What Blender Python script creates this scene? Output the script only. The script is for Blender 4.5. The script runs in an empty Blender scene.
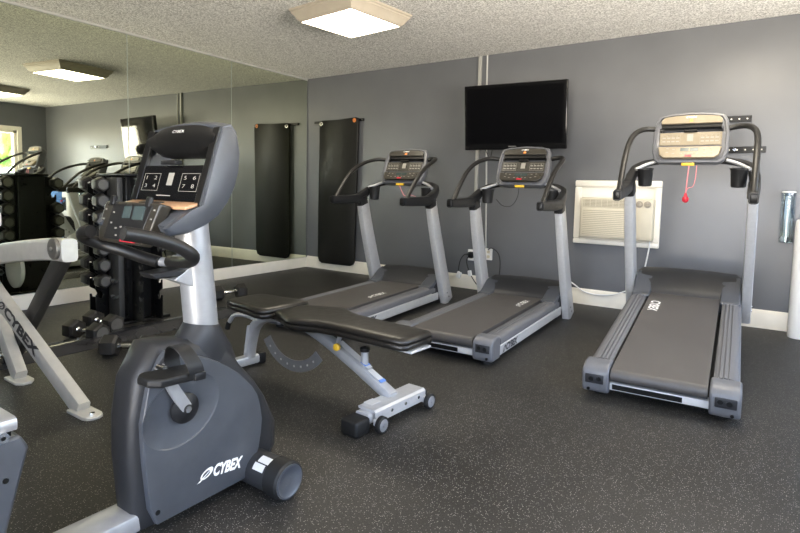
import bpy, bmesh, math, random
from mathutils import Vector, Matrix, Euler
random.seed(4)
PI = math.pi
S = bpy.context.scene
COL = S.collection
R = math.radians

# ------------------------------------------------------------------ camera
CAM = (5.182, -5.246, 1.045); YAW, PITCH, ROLL, FPX, PY = 0.61076, 0.08210, 0.02168, 551.513, 234.935
def make_camera():
    cd = bpy.data.cameras.new('camera'); co = bpy.data.objects.new('camera', cd); COL.objects.link(co)
    cy, sy, cp, sp, cr, sr = math.cos(YAW), math.sin(YAW), math.cos(PITCH), math.sin(PITCH), math.cos(ROLL), math.sin(ROLL)
    f = Vector((-sy, cy, 0)); r = Vector((cy, sy, 0)); u = Vector((0, 0, 1))
    f2 = f*cp - u*sp; u2 = u*cp + f*sp
    r3 = r*cr + u2*sr; u3 = -r*sr + u2*cr
    m = Matrix((r3, u3, -f2)).transposed().to_4x4(); m.translation = CAM
    co.matrix_world = m
    cd.sensor_width = 36.0; cd.lens = FPX*36/800; cd.clip_start = .02
    cd.shift_y = (PY-266.5)/800
    S.camera = co
make_camera()

# ------------------------------------------------------------------ world, daylight, exposure
S.view_settings.view_transform = 'Standard'; S.view_settings.look = 'None'
S.view_settings.gamma = 1; S.view_settings.use_curve_mapping = False
S.view_settings.exposure = 1.5
SKY = 6.0
w = bpy.data.worlds.new('sky'); S.world = w; w.use_nodes = True
nt = w.node_tree; bg = nt.nodes['Background']
tc = nt.nodes.new('ShaderNodeTexCoord'); sx = nt.nodes.new('ShaderNodeSeparateXYZ'); rp = nt.nodes.new('ShaderNodeValToRGB')
nt.links.new(tc.outputs['Generated'], sx.inputs[0])
mr = nt.nodes.new('ShaderNodeMapRange'); mr.inputs[1].default_value = -1; mr.inputs[2].default_value = 1
nt.links.new(sx.outputs['Z'], mr.inputs[0]); nt.links.new(mr.outputs[0], rp.inputs[0])
rp.color_ramp.elements[0].position = .0; rp.color_ramp.elements[0].color = (2.3, 2.08, 1.74, 1)      # pavement-tinted glow added below the horizon to brighten the ceiling
rp.color_ramp.elements[1].position = .497; rp.color_ramp.elements[1].color = (2.1, 1.92, 1.66, 1)
e_ = rp.color_ramp.elements.new(.503); e_.color = (.80, .89, 1.05, 1)
e_ = rp.color_ramp.elements.new(.85); e_.color = (.56, .74, 1.08, 1)
nt.links.new(rp.outputs[0], bg.inputs[0]); bg.inputs[1].default_value = SKY
LAMP = 10.0
H = 2.44; W = 6.385; YF = -6.7; MA = 0.037735     # ceiling, right wall, wall behind the camera, angle of the mirror wall
def portal(name, loc, sx_, sy_, rot):
    ld = bpy.data.lights.new(name, 'AREA'); ld.shape = 'RECTANGLE'; ld.size = sx_; ld.size_y = sy_
    ld.cycles.is_portal = True
    o = bpy.data.objects.new(name, ld); COL.objects.link(o); o.location = loc; o.rotation_euler = rot
# window openings: (u0, u1, z0, z1)
WIN_R = [(-1.75, -.50, 1.02, 1.96), (-4.9, -2.3, .85, 2.05)]      # right wall, along y
WIN_F = [(3.7, 5.9, .06, 2.08)]           # wall behind the camera, along x
for (a, b, c, d) in WIN_R: portal('window_daylight', (W+.1, (a+b)/2, (c+d)/2), d-c, b-a, (0, PI/2, 0))
for (a, b, c, d) in WIN_F: portal('window_daylight', ((a+b)/2, YF-.1, (c+d)/2), b-a, d-c, (PI/2, 0, 0))

# ------------------------------------------------------------------ materials
MATS = {}
def mat(name, col, rough=.5, metal=0., spec=.5, noise=0., nscale=20., bump=0., bscale=200., coat=0., emit=None, estr=0.):
    if name in MATS: return MATS[name]
    m = bpy.data.materials.new(name); m.use_nodes = True
    n = m.node_tree.nodes; l = m.node_tree.links; p = n['Principled BSDF']
    p.inputs['Base Color'].default_value = (*col, 1); p.inputs['Roughness'].default_value = rough
    p.inputs['Metallic'].default_value = metal; p.inputs['Specular IOR Level'].default_value = spec
    p.inputs['Coat Weight'].default_value = coat
    if emit: p.inputs['Emission Color'].default_value = (*emit, 1); p.inputs['Emission Strength'].default_value = estr
    co = n.new('ShaderNodeTexCoord')
    if noise:
        t = n.new('ShaderNodeTexNoise'); t.inputs['Scale'].default_value = nscale; t.inputs['Detail'].default_value = 5
        l.new(co.outputs['Object'], t.inputs['Vector'])
        r = n.new('ShaderNodeValToRGB'); l.new(t.outputs['Fac'], r.inputs[0])
        r.color_ramp.elements[0].position = .3; r.color_ramp.elements[1].position = .7
        r.color_ramp.elements[0].color = (*[c*(1-noise) for c in col], 1); r.color_ramp.elements[1].color = (*[min(1, c*(1+noise)) for c in col], 1)
        l.new(r.outputs[0], p.inputs['Base Color'])
        q = n.new('ShaderNodeMapRange'); l.new(t.outputs['Fac'], q.inputs[0])
        q.inputs[3].default_value = max(0, rough-.08); q.inputs[4].default_value = min(1, rough+.08); l.new(q.outputs[0], p.inputs['Roughness'])
    if bump:
        t2 = n.new('ShaderNodeTexNoise'); t2.inputs['Scale'].default_value = bscale; t2.inputs['Detail'].default_value = 3
        l.new(co.outputs['Object'], t2.inputs['Vector'])
        b = n.new('ShaderNodeBump'); b.inputs['Strength'].default_value = bump; b.inputs['Distance'].default_value = .004
        l.new(t2.outputs['Fac'], b.inputs['Height']); l.new(b.outputs[0], p.inputs['Normal'])
    MATS[name] = m; return m

def floor_material():
    m = mat('rubber floor', (.03, .03, .03), .5, spec=.4); n = m.node_tree.nodes; l = m.node_tree.links; p = n['Principled BSDF']
    co = n.new('ShaderNodeTexCoord')
    big = n.new('ShaderNodeTexNoise'); big.inputs['Scale'].default_value = 2.2; big.inputs['Detail'].default_value = 6
    fine = n.new('ShaderNodeTexNoise'); fine.inputs['Scale'].default_value = 260; fine.inputs['Detail'].default_value = 2
    vor = n.new('ShaderNodeTexVoronoi'); vor.inputs['Scale'].default_value = 200
    for t in (big, fine, vor): l.new(co.outputs['Object'], t.inputs['Vector'])
    sep = n.new('ShaderNodeSeparateColor'); l.new(vor.outputs['Color'], sep.inputs[0])
    pick = n.new('ShaderNodeMath'); pick.operation = 'GREATER_THAN'; pick.inputs[1].default_value = .70; l.new(sep.outputs[0], pick.inputs[0])
    near = n.new('ShaderNodeMath'); near.operation = 'LESS_THAN'; near.inputs[1].default_value = .30; l.new(vor.outputs['Distance'], near.inputs[0])
    fl = n.new('ShaderNodeMath'); fl.operation = 'MULTIPLY'; l.new(pick.outputs[0], fl.inputs[0]); l.new(near.outputs[0], fl.inputs[1])
    r = n.new('ShaderNodeValToRGB'); l.new(fine.outputs['Fac'], r.inputs[0])
    r.color_ramp.elements[0].position = .35; r.color_ramp.elements[0].color = (.0035, .0034, .0033, 1)
    r.color_ramp.elements[1].position = .72; r.color_ramp.elements[1].color = (.036, .0335, .0295, 1)
    r2 = n.new('ShaderNodeValToRGB'); l.new(big.outputs['Fac'], r2.inputs[0])
    r2.color_ramp.elements[0].position = .3; r2.color_ramp.elements[0].color = (.62, .62, .62, 1)
    r2.color_ramp.elements[1].position = .7; r2.color_ramp.elements[1].color = (1.35, 1.33, 1.30, 1)
    mu = n.new('ShaderNodeMix'); mu.data_type = 'RGBA'; mu.blend_type = 'MULTIPLY'; mu.inputs[0].default_value = 1
    l.new(r.outputs[0], mu.inputs[6]); l.new(r2.outputs[0], mu.inputs[7])
    mx = n.new('ShaderNodeMix'); mx.data_type = 'RGBA'; l.new(fl.outputs[0], mx.inputs[0]); l.new(mu.outputs[2], mx.inputs[6]); mx.inputs[7].default_value = (.27, .26, .235, 1)
    l.new(mx.outputs[2], p.inputs['Base Color'])
    q = n.new('ShaderNodeMapRange'); l.new(big.outputs['Fac'], q.inputs[0]); q.inputs[3].default_value = .42; q.inputs[4].default_value = .6
    l.new(q.outputs[0], p.inputs['Roughness'])
    b = n.new('ShaderNodeBump'); b.inputs['Strength'].default_value = .5; b.inputs['Distance'].default_value = .0015
    l.new(fine.outputs['Fac'], b.inputs['Height']); l.new(b.outputs[0], p.inputs['Normal'])
    return m

def ceiling_material():
    m = mat('popcorn ceiling', (.6, .6, .6), .95, spec=.1); n = m.node_tree.nodes; l = m.node_tree.links; p = n['Principled BSDF']
    co = n.new('ShaderNodeTexCoord')
    v = n.new('ShaderNodeTexNoise'); v.inputs['Scale'].default_value = 90; v.inputs['Detail'].default_value = 4; v.inputs['Roughness'].default_value = .65
    l.new(co.outputs['Object'], v.inputs['Vector'])
    r = n.new('ShaderNodeValToRGB'); l.new(v.outputs['Fac'], r.inputs[0])
    r.color_ramp.elements[0].position = .40; r.color_ramp.elements[0].color = (.42, .41, .39, 1)
    r.color_ramp.elements[1].position = .58; r.color_ramp.elements[1].color = (.98, .97, .94, 1)
    l.new(r.outputs[0], p.inputs['Base Color'])
    b = n.new('ShaderNodeBump'); b.inputs['Strength'].default_value = 1; b.inputs['Distance'].default_value = .012
    l.new(v.outputs['Fac'], b.inputs['Height']); l.new(b.outputs[0], p.inputs['Normal'])
    return m

def glass_material(name, tint=(1, 1, 1), refl=.08):
    m = bpy.data.materials.new(name); m.use_nodes = True; n = m.node_tree.nodes; l = m.node_tree.links
    n.remove(n['Principled BSDF'])
    t = n.new('ShaderNodeBsdfTransparent'); t.inputs[0].default_value = (*tint, 1)
    g = n.new('ShaderNodeBsdfGlossy'); g.inputs['Roughness'].default_value = .03
    fr = n.new('ShaderNodeLayerWeight'); fr.inputs[0].default_value = .35
    mp = n.new('ShaderNodeMapRange'); l.new(fr.outputs['Facing'], mp.inputs[0]); mp.inputs[3].default_value = refl*.5; mp.inputs[4].default_value = min(1, refl*6)
    mx = n.new('ShaderNodeMixShader'); l.new(mp.outputs[0], mx.inputs[0]); l.new(t.outputs[0], mx.inputs[1]); l.new(g.outputs[0], mx.inputs[2])
    l.new(mx.outputs[0], n['Material Output'].inputs[0])
    MATS[name] = m; return m

M_FLOOR = floor_material(); M_CEIL = ceiling_material()
M_WALL = mat('grey wall paint', (.118, .123, .133), .34, noise=.05, nscale=3, bump=.12, bscale=90)
M_WHITE = mat('white trim paint', (.82, .78, .69), .4, noise=.04, nscale=8)
M_MIRROR = mat('mirror glass', (.72, .75, .61), .012, metal=1)
M_MEDGE = mat('mirror edge', (.30, .34, .30), .3)
M_SILVER = mat('silver paint', (.36, .365, .375), .34, metal=.45, noise=.06, nscale=30)
M_SILVERB = mat('light silver paint', (.45, .46, .48), .33, metal=.35, noise=.06, nscale=30)
M_ARC = mat('grey steel plate', (.22, .225, .24), .4, metal=.3, noise=.06, nscale=30)
M_SILVERM = mat('warm silver paint', (.54, .53, .495), .38, metal=.3, noise=.06, nscale=25)
M_ALU = mat('anodised aluminium', (.56, .565, .57), .36, metal=.35, noise=.05, nscale=40)
M_CHROME = mat('chrome', (.75, .75, .74), .12, metal=1)
M_GREY = mat('charcoal plastic', (.020, .0205, .0225), .45, spec=.4, noise=.08, nscale=25, bump=.05, bscale=500)
M_GREYL = mat('slate plastic', (.058, .063, .073), .34, noise=.07, nscale=20, bump=.04, bscale=500)
M_RAIL = mat('grey ribbed rail', (.115, .116, .124), .45, noise=.08, nscale=30)
M_CAP = mat('grey moulded plastic', (.105, .108, .118), .42, noise=.08, nscale=25)
M_PRINT = mat('grey print', (.26, .25, .22), .5)
M_DARK = mat('dark plastic', (.012, .012, .0125), .4, spec=.35, noise=.1, nscale=30)
M_BLACK = mat('black satin', (.006, .006, .006), .35, spec=.3)
M_GLOSSB = mat('gloss black', (.004, .004, .0045), .12, spec=.4)
M_RUBBER = mat('black rubber', (.008, .008, .008), .55, spec=.35, noise=.15, nscale=40)
M_FOAM = mat('grip foam', (.010, .0095, .009), .42, spec=.4, noise=.15, nscale=60, bump=.1, bscale=400)
M_VINYL = mat('black vinyl', (.012, .0105, .009), .36, spec=.45, noise=.12, nscale=30, bump=.12, bscale=300)
M_BELT = mat('running belt', (.062, .057, .054), .5, noise=.12, nscale=9, bump=.1, bscale=700)
M_PANEL = mat('dark olive panel', (.030, .027, .021), .3, noise=.05, nscale=30)
M_TANREFL = mat('panel with painted tan reflection', (.20, .165, .112), .36, noise=.08, nscale=25)  # warm reflection on dark glossy panels, painted in as their base colour
M_TEXTW = mat('white print', (.80, .80, .78), .5)
M_TEXTD = mat('dark print', (.02, .02, .022), .5)
M_RED = mat('red plastic', (.55, .02, .04), .4)
M_PINK = mat('pink cord', (.72, .22, .24), .6)
M_YEL = mat('yellow plastic', (.80, .50, .03), .4)
M_ORG = mat('orange plastic', (.85, .27, .06), .45)
M_BLUE = mat('blue sticker', (.12, .25, .62), .4)
M_LABEL = mat('white sticker', (.52, .52, .52), .45)
M_LCD = mat('lcd glass', (.05, .07, .07), .2)
M_IVORY = mat('ivory plastic', (.60, .55, .43), .45, noise=.04, nscale=10)
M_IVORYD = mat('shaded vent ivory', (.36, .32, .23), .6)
M_PLWHITE = mat('white plastic', (.80, .80, .79), .35)
M_MAT = mat('exercise mat foam', (.010, .010, .0085), .5, spec=.3, noise=.18, nscale=5, bump=.15, bscale=150)
M_CONDUIT = mat('grey conduit', (.33, .33, .31), .45)
M_HEX = mat('hex dumbbell rubber', (.020, .0185, .017), .40, spec=.4, noise=.3, nscale=22, bump=.15, bscale=160)
M_HEXT = mat('worn dumbbell end', (.085, .082, .076), .5, noise=.15, nscale=30)
M_RACK = mat('black rack steel', (.005, .005, .005), .3, spec=.3, noise=.1, nscale=20)
M_RACKG = mat('grey rack panel', (.045, .045, .043), .5, noise=.08, nscale=30)
M_LAMPF = mat('lamp frame', (.36, .32, .26), .5, noise=.05, nscale=12)
M_DIFF = mat('lamp diffuser', (.85, .84, .8), .4, emit=(1, .90, .72), estr=LAMP)
M_GLASS = glass_material('window glass')
M_CLEAR = glass_material('clear acrylic', (.86, .92, .95), .16)
M_JUG = mat('blue jug plastic', (.16, .36, .80), .2); M_JUG.node_tree.nodes['Principled BSDF'].inputs['Alpha'].default_value = .8
M_LEAF = mat('leaves', (.10, .20, .035), .6, noise=.5, nscale=9)
M_BARK = mat('bark', (.12, .08, .05), .9, noise=.3, nscale=9)
M_GRASS = mat('lawn', (.13, .19, .06), .9, noise=.4, nscale=5)

# ------------------------------------------------------------------ mesh helpers
class MB:
    def __init__(s): s.bm = bmesh.new(); s.mats = []; s.cur = 0
    def m(s, material):
        if material not in s.mats: s.mats.append(material)
        s.cur = s.mats.index(material); return s
    def _f(s, vs):
        try: f = s.bm.faces.new(vs); f.material_index = s.cur; return f
        except ValueError: return None
    def box(s, c, d, rot=None, bev=0., seg=2):
        mt = Matrix.Translation(c) @ (rot.to_matrix().to_4x4() if isinstance(rot, Euler) else (rot.to_4x4() if rot else Matrix())) @ Matrix.Diagonal((d[0], d[1], d[2], 1))
        n0 = len(s.bm.faces)
        g = bmesh.ops.create_cube(s.bm, size=1, matrix=mt)
        if bev:
            es = list({e for v in g['verts'] for e in v.link_edges})
            bmesh.ops.bevel(s.bm, geom=es, offset=bev, segments=seg, affect='EDGES', profile=.5)
        s.bm.faces.ensure_lookup_table()
        for f in s.bm.faces[n0:]: f.material_index = s.cur
        for v in g['verts']:
            if v.is_valid:
                for f in v.link_faces: f.material_index = s.cur
        return s
    def box2(s, a, b, bev=0., seg=2):
        return s.box([(a[i]+b[i])/2 for i in range(3)], [abs(b[i]-a[i]) for i in range(3)], None, bev, seg)
    def ring(s, pts): return [s.bm.verts.new(p) for p in pts]
    def loft(s, rings, cap=True, closed=True):
        rs = [s.ring(r) for r in rings]; n = len(rs[0])
        for a, b in zip(rs, rs[1:]):
            for i in range(n if closed else n-1): s._f((a[i], a[(i+1) % n], b[(i+1) % n], b[i]))
        if cap: s._f(rs[0][::-1]); s._f(rs[-1])
        return s
    def tube(s, path, r, seg=12, cap=True, sx=1., smooth=0, up=None):
        P = [Vector(p) for p in path]
        if smooth: P = spline(P, smooth)
        rr = r if isinstance(r, (list, tuple)) else [r]*len(P)
        if len(rr) != len(P): rr = [rr[min(len(rr)-1, int(i*len(rr)/len(P)))] for i in range(len(P))]
        rings = []; prev = None
        for i, p in enumerate(P):
            t = (P[min(i+1, len(P)-1)] - P[max(i-1, 0)]).normalized()
            if prev is None:
                a = Vector(up) if up else (Vector((0, 0, 1)) if abs(t.z) < .9 else Vector((1, 0, 0)))
            else: a = prev
            u = (a - t*a.dot(t)).normalized(); prev = u; v = t.cross(u)
            rings.append([p + u*math.cos(2*PI*k/seg)*rr[i] + v*math.sin(2*PI*k/seg)*rr[i]*sx for k in range(seg)])
        return s.loft(rings, cap)
    def bar(s, path, wd, ht, up=(0, 0, 1), bev=.2, smooth=0):
        """rectangular tube with rounded corners swept along path; ht along up, wd across"""
        P = [Vector(p) for p in path]
        if smooth: P = spline(P, smooth)
        W_ = wd if isinstance(wd, (list, tuple)) else [wd]*len(P); H_ = ht if isinstance(ht, (list, tuple)) else [ht]*len(P)
        def it(L, i): x = i*(len(L)-1)/max(1, len(P)-1); k = min(int(x), len(L)-2) if len(L) > 1 else 0; return L[k] + (L[min(k+1, len(L)-1)]-L[k])*(x-k)
        rings = []
        for i, p in enumerate(P):
            t = (P[min(i+1, len(P)-1)] - P[max(i-1, 0)]).normalized()
            a = Vector(up); u = (a - t*a.dot(t)).normalized(); v = t.cross(u)
            w2, h2 = it(W_, i)/2, it(H_, i)/2; c = min(w2, h2)*2*bev
            pr = [(w2, -h2+c), (w2, h2-c), (w2-c*.3, h2-c*.3), (w2-c, h2), (-w2+c, h2), (-w2+c*.3, h2-c*.3), (-w2, h2-c), (-w2, -h2+c), (-w2+c*.3, -h2+c*.3), (-w2+c, -h2), (w2-c, -h2), (w2-c*.3, -h2+c*.3)]
            rings.append([p + v*x + u*y for x, y in pr])
        return s.loft(rings)
    def cyl(s, a, b, r, seg=20, r2=None, cap=True):
        a, b = Vector(a), Vector(b); t = (b-a).normalized(); u = t.orthogonal().normalized(); v = t.cross(u); r2 = r if r2 is None else r2
        return s.loft([[p + (u*math.cos(2*PI*k/seg) + v*math.sin(2*PI*k/seg))*q for k in range(seg)] for p, q in ((a, r), (b, r2))], cap)
    def lathe(s, a, axis, prof, seg=24):
        """prof: list of (distance along axis, radius)"""
        a = Vector(a); t = Vector(axis).normalized(); u = t.orthogonal().normalized(); v = t.cross(u)
        return s.loft([[a + t*d + (u*math.cos(2*PI*k/seg) + v*math.sin(2*PI*k/seg))*max(q, 1e-4) for k in range(seg)] for d, q in prof])
    def prism(s, poly, a, b, fn):
        """poly of 2d points, swept from a to b on the third axis, fn(u, v, w) -> xyz"""
        return s.loft([[fn(u, v, a) for u, v in poly], [fn(u, v, b) for u, v in poly]])
    def poly(s, pts): s._f(s.ring(pts)); return s
    def build(s, name, material=None, parent=None, bev=0., bseg=2, ang=40, loc=None, rot=None, sub=0):
        bmesh.ops.recalc_face_normals(s.bm, faces=s.bm.faces)
        me = bpy.data.meshes.new(name); s.bm.to_mesh(me); s.bm.free()
        for mm in (s.mats or [material]): me.materials.append(mm)
        for p in me.polygons: p.use_smooth = True
        me.set_sharp_from_angle(angle=R(ang))
        o = bpy.data.objects.new(name, me); COL.objects.link(o)
        if parent: o.parent = parent
        if loc: o.location = loc
        if rot: o.rotation_euler = rot
        if bev:
            b = o.modifiers.new('bevel', 'BEVEL'); b.width = bev; b.segments = bseg; b.limit_method = 'ANGLE'; b.angle_limit = R(35); b.harden_normals = False
        if sub:
            b = o.modifiers.new('subsurf', 'SUBSURF'); b.levels = sub; b.render_levels = sub
        return o
def spline(P, n=6):
    out = []; Q = [P[0]*2-P[1]] + P + [P[-1]*2-P[-2]]
    for i in range(1, len(Q)-2):
        for k in range(n):
            t = k/n; a, b, c, d = Q[i-1:i+3]
            out.append(.5*((2*b) + (c-a)*t + (2*a-5*b+4*c-d)*t*t + (3*b-a-3*c+d)*t**3))
    out.append(P[-1]); return out
def V(*a): return Vector(a)
def tag(o, label=None, cat=None, group=None, kind=None):
    if label: o['label'] = label
    if cat: o['category'] = cat
    if group: o['group'] = group
    if kind: o['kind'] = kind
    return o
def empty(name, loc, rz=0, rx=0):
    o = bpy.data.objects.new(name, None); COL.objects.link(o); o.location = loc; o.rotation_euler = (rx, 0, rz); o.empty_display_size = .1; return o
def copy_tree(o, parent=None):
    c = o.copy(); COL.objects.link(c)
    if parent: c.parent = parent
    for ch in list(o.children): copy_tree(ch, c)
    return c
def carve(o, mb):
    c = mb.build('cutter'); m = o.modifiers.new('cut', 'BOOLEAN'); m.operation = 'DIFFERENCE'; m.object = c; m.solver = 'EXACT'
    bpy.context.view_layer.update()
    dg = bpy.context.evaluated_depsgraph_get(); me = bpy.data.meshes.new_from_object(o.evaluated_get(dg))
    o.modifiers.remove(m); old = o.data; o.data = me; me.name = old.name; bpy.data.meshes.remove(old)
    cm = c.data; bpy.data.objects.remove(c); bpy.data.meshes.remove(cm)
    me.materials.clear() if not me.materials else None
    return o
def struct(o): o['kind'] = 'structure'; return o
def text(body, name, material, parent, origin, right, up, height, width=None, shear=0., bold=0., depth=.0006):
    """flat lettering: origin = lower left corner, right/up = direction vectors"""
    cu = bpy.data.curves.new('lettering', 'FONT'); cu.body = body; cu.size = 1; cu.shear = shear; cu.offset = bold; cu.extrude = 0; cu.resolution_u = 3
    t = bpy.data.objects.new('lettering', cu); COL.objects.link(t)
    dg = bpy.context.evaluated_depsgraph_get(); me = bpy.data.meshes.new_from_object(t.evaluated_get(dg))
    bpy.data.objects.remove(t); bpy.data.curves.remove(cu)
    xs = [v.co.x for v in me.vertices]; ys = [v.co.y for v in me.vertices]
    x0, x1, y0, y1 = min(xs), max(xs), min(ys), max(ys)
    sy = height/(y1-y0); sx_ = (width/(x1-x0)) if width else sy
    r = Vector(right).normalized(); u = Vector(up); u = (u - r*u.dot(r)).normalized(); n = r.cross(u); o0 = Vector(origin)
    for v in me.vertices: v.co = o0 + r*(v.co.x-x0)*sx_ + u*(v.co.y-y0)*sy + n*depth
    me.name = name; me.materials.clear(); me.materials.append(material)
    o = bpy.data.objects.new(name, me); COL.objects.link(o)
    if parent: o.parent = parent
    return o
def swoosh(mb, origin, right, up, sz):
    """the slanted ring emblem in front of the lettering"""
    r = Vector(right).normalized(); u = Vector(up); u = (u - r*u.dot(r)).normalized(); n = r.cross(u); o = Vector(origin)
    N = 28
    def P(x, y): return o + r*x*sz + u*y*sz + n*.0006
    for k in range(N):
        a0, a1 = 2*PI*k/N, 2*PI*(k+1)/N
        def E(a, q): x, y = .62*q*math.cos(a), .40*q*math.sin(a); return (x*.9 - y*.1 + .62 + .35*y, y + x*.28 + .45)
        def th(a): return .62 + .12*math.cos(a+2.4)
        mb.poly([P(*E(a0, 1)), P(*E(a1, 1)), P(*E(a1, th(a1))), P(*E(a0, th(a0)))])
    mb.poly([P(-.22, -.18), P(.05, -.12), P(.95, .62), P(1.0, .74)])
    return mb
def brand(parent, origin, right, up, h, wd, material, name='logo'):
    """emblem + word"""
    r = Vector(right).normalized()
    t = text('CYBEX', name, material, parent, Vector(origin) + r*h*1.25, right, up, h, wd - h*1.25, shear=.25, bold=.045)
    mb = MB(); mb.bm.from_mesh(t.data); swoosh(mb, origin, right, up, h); mb.bm.to_mesh(t.data); mb.bm.free()
    return t

# ------------------------------------------------------------------ structure
f = MB(); f.box2((-.3, YF-.2, -.08), (W+.2, .2, 0)); struct(f.build('floor', M_FLOOR))
f = MB(); f.box2((-.3, YF-.2, H), (W+.2, .2, H+.1)); struct(f.build('ceiling', M_CEIL))
f = MB(); f.box2((-.3, 0, 0), (W+.2, .15, H)); struct(f.build('wall_back', M_WALL))
ml = empty('x', (0, 0, 0)); bpy.data.objects.remove(ml)
f = MB(); f.box2((-.15, YF-.3, 0), (0, 0, H)); struct(f.build('wall_left', M_WALL, rot=(0, 0, MA)))
def wall_with_openings(name, wins, u0, u1, fn):
    mb = MB(); us = u0
    for (a, b, c, d) in sorted(wins):
        mb.box2(*fn(us, a, 0, H)); mb.box2(*fn(a, b, 0, c)); mb.box2(*fn(a, b, d, H)); us = b
    mb.box2(*fn(us, u1, 0, H)); return struct(mb.build(name, M_WALL))
wall_with_openings('wall_right', WIN_R, YF, 0, lambda a, b, c, d: ((W, a, c), (W+.15, b, d)))
wall_with_openings('wall_front', WIN_F, -.1, W+.15, lambda a, b, c, d: ((a, YF-.15, c), (b, YF, d)))
def window(idx, a, b, c, d, fn, bars=1):
    root = MB(); t = .05
    for p, q in (((a, c), (a+t, d)), ((b-t, c), (b, d)), ((a, c), (b, c+t)), ((a, d-t), (b, d))):
        root.box2(fn(p[0], p[1], .02), fn(q[0], q[1], .10))
    tt = .07   # casing on the room side
    for p, q in (((a-tt, c-tt), (a, d+tt)), ((b, c-tt), (b+tt, d+tt)), ((a, c-tt), (b, c)), ((a, d), (b, d+tt))):
        root.box2(fn(p[0], p[1], -.018), fn(q[0], q[1], 0))
    for k in range(bars):
        x = a + (b-a)*(k+1)/(bars+1); root.box2(fn(x-.02, c, .03), fn(x+.02, d, .08))
    o = root.build('window_%d' % idx, M_WHITE); struct(o)
    g = MB(); g.box2(fn(a+t, c+t, .055), fn(b-t, d-t, .06)); g.build('pane', M_GLASS, o)
i = 1
for wn in WIN_R: window(i, *wn, lambda u, z, dpt: (W+dpt, u, z)); i += 1
for wn in WIN_F: window(i, *wn, lambda u, z, dpt: (u, YF-dpt, z), 2); i += 1
# baseboards
def baseprof(mb, length, hgt):
    prof = [(0, 0), (.016, 0), (.016, hgt*.82), (.011, hgt*.9), (.006, hgt*.97), (0, hgt)]
    return prof
f = MB(); pr = baseprof(f, W, .148); f.prism(pr, 0.016, W, lambda u, v, w_: (w_, -u, v)); struct(f.build('baseboard_back', M_WHITE))
f = MB(); pr = baseprof(f, W, .126); f.prism(pr, 0, 6.65, lambda u, v, w_: (u, -w_, v)); struct(f.build('baseboard_left', M_WHITE, rot=(0, 0, MA)))
f = MB(); pr = baseprof(f, W, .148); f.prism(pr, -.016, YF, lambda u, v, w_: (W-u, w_, v)); struct(f.build('baseboard_right', M_WHITE))
f = MB(); f.box2((0, -6.6, 2.418), (.016, -.01, 2.44)); struct(f.build('trim_1', M_CONDUIT, rot=(0, 0, MA)))
# mirror panels
wheres = ['narrow first mirror panel in the corner beside the rolled down black mats, floor trim to ceiling',
          'wall mirror panel between its two seams, behind the bike console, showing the tilted television',
          'wall mirror panel reflecting the ceiling lamp and the window, behind the dumbbell rack',
          'last wall mirror panel, mostly outside the frame at the far left']
s0 = .012
wheres[0] = 'mirror panel next to the room corner, reflecting the hanging black mat'
for k, s1 in enumerate((1.24, 2.445, 3.65, 4.86)):
    f = MB(); f.m(M_MEDGE).box2((.0005, -s1+.0015, .128), (.006, -s0-.0015, 2.416))
    f.m(M_MIRROR).poly([(.0062, -s1+.004, .130), (.0062, -s0-.004, .130), (.0062, -s0-.004, 2.414), (.0062, -s1+.004, 2.414)])
    o = f.build('wall_mirror', rot=(0, 0, MA)); tag(o, wheres[k], 'mirror', 'wall mirror panels'); s0 = s1

# ------------------------------------------------------------------ ceiling lamps
def ceiling_lamp():
    t = empty('ceiling_lamp', (0, 0, 0)); f = MB(); a, b = .345, .345
    rings = []
    for (q, z) in ((1.0, 0), (1.0, -.012), (.97, -.02), (.97, -.03), (.90, -.055), (.88, -.075), (.80, -.098), (.80, -.088)):
        rings.append([(x*q*a, y*q*b, z) for x, y in ((-1, -1), (1, -1), (1, 1), (-1, 1))])
    f.loft(rings, cap=False); f.build('frame', M_LAMPF, t)
    f = MB(); f.box2((-a*.81, -b*.81, -.094), (a*.81, b*.81, -.086)); f.build('diffuser', M_DIFF, t)
    return t
lamp = ceiling_lamp(); lamp.location = (2.25, -1.80, H); lamp.rotation_euler = (0, 0, R(-5)); GL = 'ceiling lamps'
tag(lamp, 'square ceiling lamp with cream stepped frame and lit white diffuser, above the bench', 'ceiling lamp', GL)
l2 = copy_tree(lamp); l2.location = (4.78, -1.55, H); tag(l2, 'second square ceiling lamp, seen only in the mirror at the left edge', 'ceiling lamp', GL)

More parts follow.
